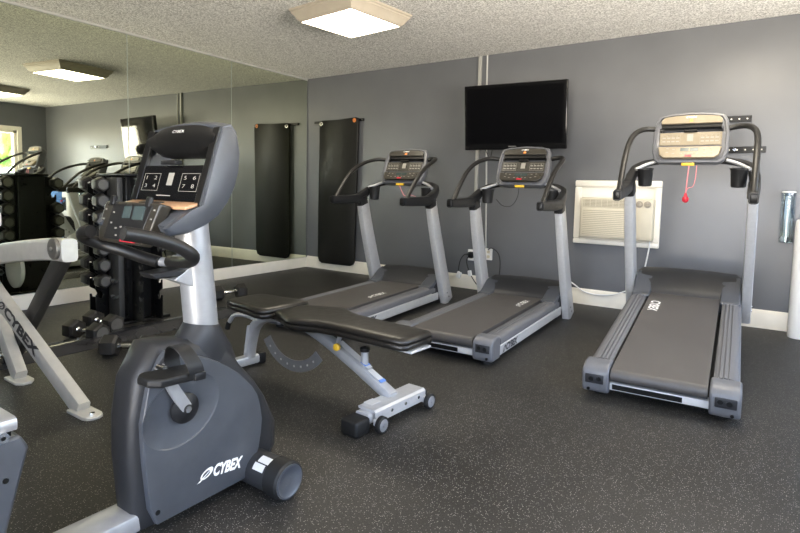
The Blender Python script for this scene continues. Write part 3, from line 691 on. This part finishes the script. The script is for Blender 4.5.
bk = bike(); tag(bk, 'recumbent exercise bike with slate grey shroud and silver console post, nearest the camera', 'exercise bike')

# ------------------------------------------------------------------ adjustable bench
def bench():
    t = empty('weight_bench', (3.20, -3.19, 0), R(-3))
    def pad(name, out, z0, z1, sm=.016):
        f = MB()
        def rg(q, z):
            cx = sum(p[0] for p in out)/len(out); cy = sum(p[1] for p in out)/len(out)
            return [(x - math.copysign(min(q, abs(x-cx)), x-cx), y - math.copysign(min(q, abs(y-cy)), y-cy), z) for x, y in out]
        zm = (z0+z1)/2
        f.loft([rg(.015, z0), rg(.003, z0+.006), rg(0, z0+.014), rg(0, zm-.004), rg(.006, zm), rg(0, zm+.004), rg(0, z1-.016), rg(.005, z1-.006), rg(.018, z1-.001), rg(.05, z1)])
        return f.build(name, M_VINYL, t, ang=60)
    def sym(half): return half + [(x, -y) for x, y in half[::-1]]
    bp = pad('back_pad', sym([(-.175, .085), (-.165, .115), (-.11, .130), (-.05, .155), (.0, .185), (.05, .190), (.10, .170), (.17, .138), (.30, .122), (.58, .118), (.665, .112), (.69, .09)]), .345, .405)
    pad('seat_pad', sym([(-.585, .09), (-.57, .125), (-.50, .14), (-.36, .150), (-.26, .168), (-.21, .162), (-.195, .13)]), .350, .410)
    f = MB(); f.box2((-.12, -.05, .325), (.62, .05, .347)); f.box2((.56, -.075, .335), (.70, .075, .346)); f.build('pad_support', M_SILVERB, t, bev=.004)
    f = MB(); f.box2((-.53, -.05, .328), (-.22, .05, .352)); f.build('seat_support', M_BLACK, t, bev=.004)
    # main beam
    f = MB(); f.bar([(.54, 0, .085), (.28, 0, .205), (.02, 0, .305), (-.18, 0, .335), (-.36, 0, .318), (-.47, 0, .25), (-.515, 0, .14), (-.53, 0, .055)], .055, .062, up=(0, 1, 0), bev=.3, smooth=4); f.build('main_beam', M_SILVERB, t)
    f = MB(); f.box((.30, 0, .238), (.22, .035, .003), Euler((0, R(24.5), 0))); f.box((.44, 0, .165), (.09, .036, .003), Euler((0, R(24.5), 0))); f.build('beam_label', M_LABEL, t)
    f = MB(); f.box((.37, 0, .2085), (.035, .036, .003), Euler((0, R(24.5), 0))); f.box((.478, 0, .149), (.018, .037, .003), Euler((0, R(24.5), 0))); f.build('beam_sticker', M_BLUE, t)
    # front foot across
    f = MB(); f.bar([(.545, -.215, .056), (.545, .20, .056)], .075, .05, bev=.22); ft = f.build('front_foot', M_SILVERB, t)
    f = MB(); f.prism([(.50, .092), (.59, .092), (.60, .083), (.60, .035), (.597, .035), (.597, .081), (.503, .081), (.50, .087)], -.19, .18, lambda u, v, w_: (u, w_, v)); f.build('foot_plate', M_SILVERB, ft)
    f = MB(); f.box((.52, -.12, .0931), (.05, .06, .002)); f.build('label', M_LABEL, ft)
    f = MB()
    for y in (-.08, .02, .12): f.cyl((.597, y, .065), (.605, y, .065), .008, 10)
    f.build('bolt', M_CHROME, ft)
    f = MB(); f.box((.545, -.257, .037), (.10, .09, .072), None, .014, 3); f.build('foot_cap', M_RUBBER, t)
    f = MB(); f.box((.545, .205, .043), (.085, .03, .06), None, .012, 3); f.build('foot_cap', M_RUBBER, t)
    for y in (-.18, .175):
        f = MB(); f.lathe((.615, y, .037), (1, 0, 0), [(0, .030), (.004, .037), (.022, .037), (.026, .030), (.024, .022), (.02, .006)], 24); wh = f.build('wheel', M_RUBBER, t)
        f = MB(); f.lathe((.6395, y, .037), (1, 0, 0), [(0, .028), (.002, .026), (.003, .008), (.008, .007)], 20); f.build('hub', M_ARC, wh)
        f = MB(); f.box((.605, y, .042), (.03, .03, .03), None, .004); f.build('wheel_bracket', M_SILVERB, ft)
    # handle post
    f = MB(); f.cyl((.365, 0, .19), (.365, 0, .270), .018, 20); ps = f.build('stub_post', M_SILVERB, t)
    f = MB(); f.lathe((.365, 0, .266), (0, 0, 1), [(0, .022), (.003, .025), (.018, .025), (.022, .02), (.0225, .008), (.016, .007)], 20); f.build('post_cap', M_RUBBER, ps)
    # arc plate with holes
    f = MB(); N = 18; c = (-.085, .350); r0, r1 = .207, .266
    A = [R(212 + 110*k/N) for k in range(N+1)]
    f.loft([[(c[0]+r*math.cos(a)*1.05, y, c[1]+r*math.sin(a)) for r, y in ((r0, -.062), (r1, -.062), (r1, -.055), (r0, -.055))] for a in A]); ap = f.build('angle_plate', M_ARC, t)
    for k in range(1, 9):
        a = R(212 + 110*k/9); p = (c[0]+.237*math.cos(a)*1.05, c[1]+.237*math.sin(a))
        f = MB(); f.cyl((p[0], -.0635, p[1]), (p[0], -.0605, p[1]), .006, 10); f.build('adjustment_hole', M_LABEL, ap)
    f = MB(); f.bar([(.195, -.02, .245), (.225, -.025, .335)], .03, .008, up=(1, 0, 0)); f.build('ladder_strut', M_SILVERB, t)
    f = MB(); f.lathe((.225, -.035, .272), (.2, -1, 0), [(0, .007), (.012, .008), (.013, .018), (.026, .018), (.03, .012)], 16); f.build('pull_knob', M_YEL, t)
    # rear foot and handle
    f = MB(); f.bar([(-.535, -.20, .037), (-.535, .06, .037)], .06, .055, bev=.25); f.build('rear_foot', M_SILVERB, t)
    for y in (-.215, .075):
        f = MB(); f.box((-.535, y, .036), (.068, .05, .068), None, .01); f.build('foot_cap', M_RUBBER, t)
    f = MB(); f.box((-.505, -.02, .17), (.006, .05, .17), Euler((0, R(10), 0))); f.build('leg_label', M_LABEL, t)
    f = MB(); f.tube([(-.46, .02, .27), (-.58, .02, .285), (-.70, .02, .27), (-.76, .02, .215)], .013, 12, smooth=5); hd = f.build('carry_handle', M_SILVERB, t)
    f = MB(); f.cyl((-.757, .02, .225), (-.775, .02, .175), .016, 14); f.build('grip', M_RUBBER, hd)
    return t
bn = bench(); tag(bn, 'adjustable weight bench with black vinyl pads and silver wheeled frame', 'weight bench')

# ------------------------------------------------------------------ silver strength machine at the left edge
def machine():
    Y = -4.07; t = empty('strength_machine', (2.2, Y, 0)); o = lambda x, z, dy=0: (x-2.2, dy, z)
    f = MB(); f.bar([o(1.02, .905), o(1.60, .515), o(2.20, .208), o(2.63, .02)][1:] if False else [o(1.15, .74), o(1.71, .425), o(2.62, .015)], .055, .085, up=(0, 0, 1), bev=.2)
    leg = f.build('front_leg', M_SILVERM, t)
    d = V(2.62-1.71, 0, .015-.425).normalized(); n = V(-d.z, 0, d.x)
    n = V(.41, 0, .91).normalized()
    a0 = V(*o(1.79, .412, -.0285)); brand(leg, a0 - n*.036, d, n, .066, .50, M_TEXTD)
    f = MB(); f.prism([(2.56, -.045), (2.70, -.045), (2.728, -.035), (2.742, -.015), (2.742, .015), (2.728, .035), (2.70, .045), (2.56, .045)], 0, .016, lambda u, v, w_: (u-2.2, v, w_)); f.build('foot_plate', M_SILVERM, t, bev=.004)
    f = MB(); f.cyl(o(2.705, .016), o(2.705, .024), .012, 6); f.build('bolt', M_CHROME, t)
    # horizontal arm
    f = MB(); f.bar([o(1.20, .56), o(1.75, .655), o(2.30, .725), o(2.535, .738)], .07, .105, bev=.25, smooth=4); f.build('upper_arm', M_SILVERM, t)
    f = MB(); f.lathe(o(2.478, .744, -.035), (0, -1, 0), [(0, .050), (.012, .050), (.016, .046), (.018, .010), (.022, .009), (.024, .004)], 26); pv = f.build('pivot_cap', mat('worn steel cap', (.20, .19, .17), .35, metal=.6), t)
    f = MB(); f.cyl(o(2.478, .744, -.056), o(2.478, .744, -.0585), .009, 12); f.build('pivot_bolt', M_CHROME, pv)
    # dark brace running down behind
    f = MB(); f.bar([o(2.33, .70, .07), o(1.98, .36, .07), o(1.60, .0, .07)], .05, .085, bev=.2); f.build('dark_brace', mat('graphite paint', (.045, .042, .038), .4, metal=.3), t)
    f = MB(); f.bar([o(1.30, .50, .06), o(1.95, .02, .0)], .055, .10, bev=.2); f.build('rear_leg', M_SILVERM, t)
    f = MB(); f.prism([(1.86, -.045), (2.0, -.045), (2.035, -.02), (2.035, .02), (2.0, .045), (1.86, .045)], 0, .016, lambda u, v, w_: (u-2.2, v, w_)); f.build('foot_plate', M_SILVERM, t, bev=.004)
    f = MB(); f.lathe(o(1.62, .55, .10), (0, 1, 0), [(0, .10), (.004, .108), (.02, .108), (.026, .10)], 36); f.build('pulley_guard', mat('olive plastic', (.16, .17, .13), .5), t)
    f = MB(); f.box(o(1.60, .84, -.02), (.28, .08, .09), None, .02, 3); cp = f.build('top_cover', M_PLWHITE, t)
    f = MB(); f.box(o(1.712, .84, -.064), (.035, .004, .05), None, .001); f.build('slot', M_BLACK, cp)
    f = MB(); f.bar([o(1.56, .60), o(1.58, .82)], .06, .06); f.build('guide_post', M_BLACK, t)
    return t
mc = machine(); tag(mc, 'silver strength machine with dark lettering on its slanted leg, cut off by the left edge', 'gym machine')

# ------------------------------------------------------------------ dumbbells
def dumbbell(L=.32, hd=.070, hl=.095):
    t = empty('dumbbell', (0, 0, 0))
    for sx in (-1, 1):
        f = MB(); x0, x1 = sx*(L/2-hl), sx*L/2
        def hx(q): return [(q*hd*math.cos(PI/6+k*PI/3)*1.0, q*hd*math.sin(PI/6+k*PI/3)) for k in range(6)]
        f.m(M_HEX)
        f.loft([[(x, a, b) for a, b in hx(q)] for x, q in ((x0, .78), (x0+sx*.012, .98), (x0+sx*.016, 1), (x1-sx*.016, 1), (x1-sx*.010, .97), (x1, .80))])
        hd_ = f.build('head', M_HEX, t, ang=25)
        f = MB(); f.cyl((x1-sx*.001, 0, 0), (x1+sx*.0015, 0, 0), hd*.62, 24); f.build('end_disc', M_HEXT, hd_)
    f = MB(); a = L/2-hl
    f.lathe((-a-.004, 0, 0), (1, 0, 0), [(0, .021), (.006, .021), (.010, .014), (a*.55, .0165), (a+.004, .0175), (2*a+.008-a*.55, .0165), (2*a-.002, .014), (2*a+.002, .021), (2*a+.008, .021)], 18); f.build('handle', M_CHROME, t)
    return t
db = dumbbell()
HB = .070*math.cos(PI/6)
FLOORDB = [((1.41, -3.485), 12, 'hex dumbbell behind the rubber strip, the nearer of two beside the rack'),
           ((1.24, -3.285), 6, 'hex dumbbell on the floor right at the foot of the rack'),
           ((1.96, -3.49), 38, 'black hex dumbbell on the floor in front of the rubber strip, beside the bike shroud'),
           ((.985, -2.00), 76, 'lone black hex dumbbell with a shiny handle on the floor between bike post and bench')]
for k, ((x, y), a, lab) in enumerate(FLOORDB):
    o = db if k == 0 else copy_tree(db)
    o.location = (x, y, HB); o.rotation_euler = (0, 0, R(a)); tag(o, lab, 'dumbbell', 'dumbbells lying on the floor')
# ---- rack
RX, RY = 1.0, -2.945
def rack():
    t = empty('dumbbell_rack', (RX, RY, 0)); Hh = 1.12
    f = MB(); f.box2((-.17, -.12, 0.02), (.17, .12, Hh-.02)); f.build('column', M_RACK, t, bev=.01)
    f = MB(); f.box2((-.17, -.20, 0), (.22, .20, .02)); f.build('base_plate', M_RACK, t, bev=.006)
    f = MB(); f.box2((-.20, -.15, Hh-.02), (.22, .14, Hh)); f.build('top_plate', M_RACK, t, bev=.006)
    rows = [.19, .31, .43, .55, .67, .79, .91, 1.03]
    def plate(d=.13):
        pts = [(0, .02), (d, .02)]
        for z in rows:
            pts += [(d, z-.055), (d, z+.012), (d-.012, z+.012), (d-.018, z-.012), (d-.045, z-.018), (d-.055, z+.01), (d-.04, z+.04)]
        return pts + [(d-.03, Hh-.03), (0, Hh-.02)]
    for x in (-.13, -.04): 
        f = MB(); f.prism(plate(), x-.004, x+.004, lambda u, v, w_: (w_, -.12-u, v)); f.build('notched_plate', M_RACK, t)
    f = MB(); f.box2((-.02, -.165, .02), (.135, -.121, Hh-.03), bev=.006); f.build('front_panel', M_RACKG, t)
    for x in (-.105, -.015):
        f = MB(); f.prism(plate(), x-.004, x+.004, lambda u, v, w_: (w_, .12+u, v)); f.build('notched_plate', M_RACK, t)
    for y in (-.08, .07):
        f = MB(); f.prism(plate(.15), y-.004, y+.004, lambda u, v, w_: (.17+u, w_, v)); f.build('notched_plate', M_RACK, t)
    for z in rows[:2]:
        f = MB(); N = 10
        f.loft([[(.097+rr*math.cos(a), y, z+.02+rr*math.sin(a)) for rr, y in ((.022, -.166), (.034, -.166), (.034, -.195), (.022, -.195))] for a in [PI + PI*k/N for k in range(N+1)]]); f.build('saddle', M_RACKG, t)
    return t, rows
rk, rows = rack(); tag(rk, 'black upright dumbbell rack standing in front of the mirror, holding a column of dumbbells', 'dumbbell rack')
names = {7: 'topmost dumbbell on the camera side of the black rack', 6: 'second dumbbell from the top on the camera side of the rack', 5: 'third dumbbell from the top on the camera side of the rack',
         4: 'fourth dumbbell down the rack, just behind the bike handlebar grip', 3: 'fifth dumbbell down the rack, hidden partly by the bike handlebar', 2: 'dumbbell on the rack just below the bike handlebar', 1: 'lowest dumbbell held on the camera side of the rack'}
sm = dumbbell(.29, .058, .088)
first = True
for k in (7, 6, 5, 4, 3, 2, 1):
    o = sm if first else copy_tree(sm); first = False
    dx = 0
    o.location = (RX-.085+dx, RY-.224, rows[k]+.004); o.rotation_euler = (0, 0, R(random.uniform(-1, 1))); tag(o, names[k], 'dumbbell', 'dumbbells on the rack')
wn_ = ['topmost', 'second', 'third', 'fourth']
for j, k in enumerate((7, 5, 4, 3)):
    o = copy_tree(sm); o.location = (RX-.06, RY+.224, rows[k]+.004)
    tag(o, 'dumbbell on the far side of the rack, %s from the top, seen in the mirror' % wn_[j], 'dumbbell', 'dumbbells on the far side of the rack')

# long low rubber strip on the floor
f = MB(); f.prism([(-.16, 0), (-.09, .046), (0, .05), (.012, .046), (.085, .004), (.085, 0)], 0, 2.75, lambda u, v, w_: (u, w_, v))
o = f.build('floor_strip', mat('black rubber strip', (.022, .022, .025), .22, noise=.3, nscale=6), loc=(1.63, -4.75, 0), rot=(0, 0, R(3))); tag(o, 'long low black rubber strip on the floor in front of the dumbbell rack', 'floor strip')

# ------------------------------------------------------------------ wall mats and hanger rails
def eye(mb, c): mb.lathe(c, (0, -1, 0), [(0, .012), (0, .024), (.003, .026), (.006, .024), (.006, .013), (0, .012)], 20)
f = MB(); out = [(.262, .16), (.285, .105), (.33, .085), (.80, .090), (.845, .11), (.868, .16), (.905, 1.86), (.895, 1.888), (.86, 1.902), (.60, 1.885), (.32, 1.888), (.285, 1.872), (.275, 1.84)]
t = empty('exercise_mat', (.58, -.045, .09))
f.loft([[(x-.58, y, z-.09) for x, z in [(.58+(x-.58)*q, .98+(z-.98)*q2) for x, z in out]] for y, q, q2 in ((.014, .985, .995), (.009, 1, 1), (-.014, 1, 1), (-.020, .985, .995))])
f.build('pad', M_MAT, t, ang=50)
f = MB(); eye(f, (.31-.58, -.0205, 1.845-.09)); f.build('eyelet', M_CHROME, t)
f = MB(); eye(f, (.85-.58, -.0205, 1.865-.09)); f.build('eyelet', M_ORG, t)
tag(t, 'long black foam exercise mat hanging on the back wall by two eyelets', 'exercise mat')
t = empty('mat_hanger', (.53, -.005, 1.85))
f = MB(); f.box2((-.38, -.022, .006), (.42, .004, .038)); f.build('rail', M_RACK, t, bev=.002)
for x in (-.22, .32):
    f = MB(); f.cyl((x, -.02, .005), (x, -.085, .012), .0055, 10); f.build('peg', M_CHROME, t)
f = MB(); f.cyl((.405, -.022, .022), (.405, -.024, .022), .006, 12); f.build('screw', M_CHROME, t)
tag(t, 'black hanger rail with pegs holding the exercise mat', 'hanger rail')
def holerail(x0, x1, z, lab):
    t = empty('hanger_rail', ((x0+x1)/2, -.001, z)); f = MB(); hw = (x1-x0)/2
    f.box2((-hw, -.02, -.025), (hw, 0, .025)); f.build('rail', M_RACK, t, bev=.002)
    f = MB()
    for k in range(5): f.cyl((hw-.03-.055*k, -.0205, 0), (hw-.03-.055*k, -.0215, 0), .006, 12)
    f.build('hole', M_WHITE, t)
    f = MB(); f.cyl((hw-.21, -.018, .0), (hw-.21, -.06, .0), .013, 12); f.build('peg', M_CHROME, t)
    tag(t, lab, 'hanger rail', 'empty hanger rails')
holerail(4.42, 4.905, 1.668, 'upper empty black hanger rail with holes behind the inclined treadmill console')
holerail(4.42, 5.015, 1.422, 'lower and longer empty black hanger rail behind the inclined treadmill console')

# ------------------------------------------------------------------ television
def tv():
    t = empty('television', (3.03, -.345, 1.75), R(6.5)); tl = Euler((R(6), 0, 0)).to_matrix()
    w2, h2 = .49, .305
    def T(x, y, z): v = tl @ V(x, y, z); return (v.x, v.y, v.z)
    f = MB(); f.loft([[T(x*q*w2, y, z*q*h2) for x, z in ((-1, -1), (1, -1), (1, 1), (-1, 1))] for y, q in ((.075, .6), (.06, .85), (.03, .98), (.02, 1), (-.018, 1), (-.024, .99))]); f.build('housing', M_GLOSSB, t, bev=.004)
    f = MB(); f.poly([T(x, -.0246, z) for x, z in ((-w2+.035, -h2+.06), (w2-.035, -h2+.06), (w2-.035, h2-.03), (-w2+.035, h2-.03))]); f.build('screen', mat('tv screen', (.002, .002, .0025), .05, spec=.3), t)
    text('SONIX', 'maker_mark', M_PRINT, t, T(-.035, -.0247, -h2+.022), T(1, 0, 0), T(0, 0, 1), .013, .07) if False else None
    f = MB(); f.box(T(-.01, -.0252, -h2+.03), (.075, .0008, .010), tl.to_euler()); f.build('maker_mark', mat('dim print', (.10, .10, .10), .4), t)
    f = MB(); f.cyl(T(0, .06, 0), (.01, .16, .0), .02, 12); f.cyl((.01, .16, 0), (-.10, .30, 0), .018, 12); f.box((-.10, .318, 0), (.16, .02, .24), Euler((0, 0, R(-6.5)))); f.box(T(0, .078, 0), (.22, .02, .22), tl.to_euler()); f.build('wall_bracket', M_BLACK, t)
    f = MB(); f.tube([(-.42, .30, -.20), (-.30, .20, -.37), (-.24, .10, -.30)], .004, 6, smooth=4); f.build('cable', M_BLACK, t)
    return t
tag(tv(), 'black flat television on a swing arm bracket, high on the back wall', 'television')

# ------------------------------------------------------------------ air conditioner and its panel
t = empty('wall_panel', (3.91, 0, .58))
f = MB(); f.box2((-.37, -.012, 0), (.372, 0, .585)); f.build('board', M_WHITE, t)
f = MB()
for a, b in (((-.373, .0455), (-.315, .5295)), ((.318, .0455), (.376, .5295)), ((-.374, -.001), (.377, .045)), ((-.374, .53), (.377, .588))):
    f = MB(); f.box2((a[0], -.042, a[1]), (b[0], -.0125, b[1]), bev=.010); f.build('moulding', M_WHITE, t)
tag(t, 'cream painted wooden panel with raised moulding around the air conditioner', 'wall panel')
def aircon():
    t = empty('air_conditioner', (3.93, -.012, .645)); w2 = .312; h = .365; d = .115
    f = MB(); f.box2((-w2, -d, 0), (w2, 0, h)); f.build('case', M_IVORY, t, bev=.012, bseg=3)
    f = MB(); f.box2((-w2+.018, -d-.010, .018), (w2-.17, -d+.002, .268), bev=.004); g = f.build('intake_grille', M_IVORY, t)
    f = MB()
    for k in range(14): f.box2((-w2+.03, -d-.0115, .030+k*.0165), (w2-.18, -d-.0095, .036+k*.0165))
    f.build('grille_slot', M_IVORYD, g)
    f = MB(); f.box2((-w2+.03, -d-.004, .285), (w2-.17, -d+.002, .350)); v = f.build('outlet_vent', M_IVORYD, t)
    f = MB()
    for k in range(5): f.box2((-w2+.03, -d-.010, .290+k*.0125), (w2-.17, -d-.003, .2955+k*.0125))
    for k in range(9): f.box2((-w2+.04+k*.05, -d-.0105, .287), (-w2+.043+k*.05, -d-.003, .348))
    f.build('louvre', M_IVORY, v)
    f = MB(); f.box2((w2-.155, -d-.006, .018), (w2-.012, -d+.002, .350), bev=.004); cp = f.build('control_panel', M_IVORY, t)
    for x in (.20, .265):
        f = MB(); f.lathe((x, -d-.006, .315), (0, -1, 0), [(0, .022), (.004, .022), (.006, .017), (.02, .015), (.021, .0)], 20); f.box((x, -d-.028, .315), (.006, .006, .026)); f.build('knob', M_LAMPF, cp)
    f = MB()
    for x in (.20, .265): f.lathe((x, -d-.0062, .315), (0, -1, 0), [(0, .030), (.0008, .030)], 20)
    f.build('dial_print', M_LAMPF, cp)
    f = MB(); f.tube([(.285, -.05, .005), (.285, -.045, -.04), (.275, -.04, -.12), (.26, -.035, -.22), (.24, -.03, -.34), (.22, -.03, -.46)], .0065, 8, smooth=4); f.build('mains_lead', M_PLWHITE, t)
    return t
tag(aircon(), 'ivory window air conditioner with louvred front and two round knobs', 'air conditioner')
f = MB(); f.tube([(3.50, -.03, .22), (3.575, -.03, .176), (3.653, -.03, .128), (3.756, -.03, .108), (3.90, -.03, .121), (4.003, -.03, .158), (4.086, -.03, .209), (4.13, -.035, .255)], .0065, 8, smooth=4)
o = f.build('power_cable', M_PLWHITE); tag(o, 'white cable sagging along the baseboard below the air conditioner', 'cable')

# ------------------------------------------------------------------ conduits, outlets, plugs and cords between the treadmills
f = MB(); f.box2((2.470, -.028, .46), (2.503, 0, H)); o = f.build('conduit', M_CONDUIT, bev=.004); tag(o, 'square grey conduit running from ceiling to outlet behind the television', 'conduit')
f = MB(); f.tube([(2.565, -.014, H), (2.57, -.014, 2.0), (2.60, -.014, 1.2), (2.62, -.014, .45)], .009, 10); o = f.build('cable_raceway', mat('painted cable pipe', (.42, .42, .41), .45)); tag(o, 'thin white cable pipe beside the grey conduit behind the television', 'cable pipe')
def outlet(x, z, lab):
    t = empty('power_outlet', (x, 0, z)); f = MB(); f.box2((-.04, -.02, -.06), (.04, 0, .06)); f.build('box', M_PLWHITE, t, bev=.004)
    f = MB()
    for zz in (-.025, .025): f.box2((-.016, -.0215, zz-.014), (.016, -.0195, zz+.014), bev=.003)
    f.build('socket', M_IVORY, t); tag(t, lab, 'outlet', 'wall outlet boxes'); return t
outlet(2.455, .365, 'white outlet box with black plugs, left of the middle treadmill upright')
outlet(2.655, .39, 'white outlet box below the thin cable pipe, right of the treadmill upright')
f = MB(); f.box((2.465, -.045, .37), (.05, .05, .065), None, .008); t = empty('extension_lead', (2.465, -.03, .37)); f.bm.transform(Matrix.Translation((-2.465, .03, -.37))); f.build('plug', M_BLACK, t)
f = MB(); f.tube([(-.01, -.04, .01), (-.06, -.05, .0), (-.10, -.06, -.06), (-.12, -.06, -.17), (-.11, -.06, -.26)], .005, 8, smooth=4); f.build('lead', M_RUBBER, t)
f = MB(); f.tube([(-.02, -.04, -.02), (-.03, -.05, -.08), (.02, -.05, -.20), (.10, -.055, -.30), (.18, -.05, -.345)], .005, 8, smooth=4); f.build('lead', M_RUBBER, t)
f = MB(); f.box((-.115, -.06, -.22), (.05, .03, .07), Euler((0, .4, 0)), .008); f.build('cord_tag', M_PLWHITE, t)
f = MB(); f.box((.015, -.055, -.19), (.04, .03, .06), Euler((0, -.2, 0)), .008); f.build('cord_tag', M_PLWHITE, t)
tag(t, 'black power cords with white tags plugged in left of the middle treadmill', 'power cord')
f = MB(); f.tube([(2.655, -.03, .44), (2.70, -.04, .46), (2.77, -.04, .42), (2.80, -.04, .33), (2.80, -.045, .18), (2.80, -.05, .05)], .005, 8, smooth=4); o = f.build('extension_lead', M_RUBBER); tag(o, 'black cord looping down the wall behind the middle treadmill hood', 'power cord')

# ------------------------------------------------------------------ cup dispenser, water cooler, jugs
t = empty('cup_dispenser', (5.185, 0, .70))
f = MB(); f.lathe((0, -.055, .0), (0, 0, 1), [(0, .042), (0, .046), (.385, .046), (.39, .040), (.385, .038), (.01, .040)], 24); f.build('tube', M_CLEAR, t)
f = MB(); f.lathe((0, -.055, .385), (0, 0, 1), [(0, .047), (.008, .047), (.012, .04), (.0125, .001)], 24); f.build('lid', M_PLWHITE, t)
f = MB(); f.box2((-.02, -.012, .04), (.02, 0, .36)); f.build('wall_strip', M_PLWHITE, t)
f = MB(); f.lathe((-.015, -.06, .01), (0, 0, 1), [(0, .02), (.01, .026), (.035, .022)], 16); f.build('paper_cup', M_PLWHITE, t)
tag(t, 'clear plastic cup dispenser tube on the back wall above the water cooler', 'cup dispenser')
t = empty('water_cooler', (5.355, -.14, 0))
def rr_(hx, hy, r, n=6):
    pts = []
    for cx, cy, a0 in ((hx-r, hy-r, 0), (-hx+r, hy-r, PI/2), (-hx+r, -hy+r, PI), (hx-r, -hy+r, 1.5*PI)):
        for k in range(n+1): a = a0 + PI/2*k/n; pts.append((cx+r*math.cos(a), cy+r*math.sin(a)))
    return pts
f = MB(); f.loft([[(x*q, y*q, z) for x, y in rr_(.115, .115, .07)] for z, q in ((0, .97), (.015, 1), (.82, 1), (.86, .985), (.878, .95), (.885, .88))]); f.build('body', M_PLWHITE, t)
f = MB(); f.box2((-.06, -.119, .55), (.06, -.110, .78), bev=.004); f.build('tap_recess', M_GREY, t)
for x in (-.04, .04):
    f = MB(); f.cyl((x, -.115, .72), (x, -.15, .72), .012, 12); f.cyl((x, -.145, .72), (x, -.145, .69), .008, 12); f.build('tap', M_BLUE if x < 0 else M_RED, t)
tag(t, 'white rounded water cooler against the back wall at the right edge', 'water cooler')
def jug():
    t = empty('water_jug', (0, 0, 0)); f = MB()
    f.lathe((0, 0, 0), (0, 0, 1), [(0, .115), (.01, .132), (.10, .135), (.11, .128), (.12, .135), (.22, .135), (.23, .128), (.24, .135), (.33, .133), (.38, .10), (.41, .05), (.425, .03), (.46, .03)], 28); f.build('bottle', M_JUG, t)
    f = MB(); f.lathe((0, 0, .45), (0, 0, 1), [(0, .033), (.03, .033), (.034, .02)], 16); f.build('cap', M_PLWHITE, t); return t
jg = jug()
spots = [((5.625, -.225, 0), 'lower blue water jug on the floor nearest the water cooler, seen in the mirror'), ((5.925, -.225, 0), 'lower blue water jug on the floor, farther right toward the corner'),
         ((5.625, -.225, .513), 'upper blue water jug on the shelf board nearest the cooler, seen in the mirror'), ((5.925, -.225, .513), 'upper blue water jug on the shelf board, farther right toward the corner')]
for k, (p, lab) in enumerate(spots):
    o = jg if k == 0 else copy_tree(jg); o.location = p; tag(o, lab, 'water jug', 'blue water jugs beside the cooler')
t = empty('jug_shelf', (5.775, -.225, 0))
f = MB(); f.box2((-.30, -.15, .493), (.30, .15, .513)); f.build('board', M_PLWHITE, t)
for sx in (-1, 1):
    for y in (-.14, .14):
        f = MB(); f.cyl((sx*.29, y, 0), (sx*.29, y, .493), .008, 10); f.build('leg', M_CHROME, t)
tag(t, 'white shelf holding two blue water jugs over two more', 'shelf')

# small sign on the back wall is only visible as a reflection of the wall; outside the windows: trees
def tree(x, y, s, lab):
    t = empty('tree', (x, y, 0)); f = MB(); f.tube([(0, 0, 0), (.05*s, 0, .8*s), (0, .05*s, 1.6*s)], [.10*s, .08*s, .05*s], 10); f.build('trunk', M_BARK, t)
    bm = bmesh.new()
    for k in range(260):
        v = V(random.gauss(0, 1), random.gauss(0, 1), random.gauss(0, 1)).normalized()*random.uniform(.45, 1)*.95*s; c = V(v.x, v.y, v.z*.9 + 2.0*s)
        mt = Matrix.Translation(c) @ Euler((random.random()*6, random.random()*6, 0)).to_matrix().to_4x4() @ Matrix.Diagonal((.24*s, .17*s, .02*s, 1))
        bmesh.ops.create_icosphere(bm, subdivisions=1, radius=1, matrix=mt)
    me = bpy.data.meshes.new('foliage'); bm.to_mesh(me); bm.free(); me.materials.append(M_LEAF); o = bpy.data.objects.new('foliage', me); COL.objects.link(o); o.parent = t
    tag(t, lab, 'tree', 'trees outside'); return t
tree(10.3, 1.6, 1.0, 'green leafy tree outside, seen through the right window in the mirror')
tree(12.2, -1.6, 1.3, 'larger green tree standing further off beyond the right hand window')
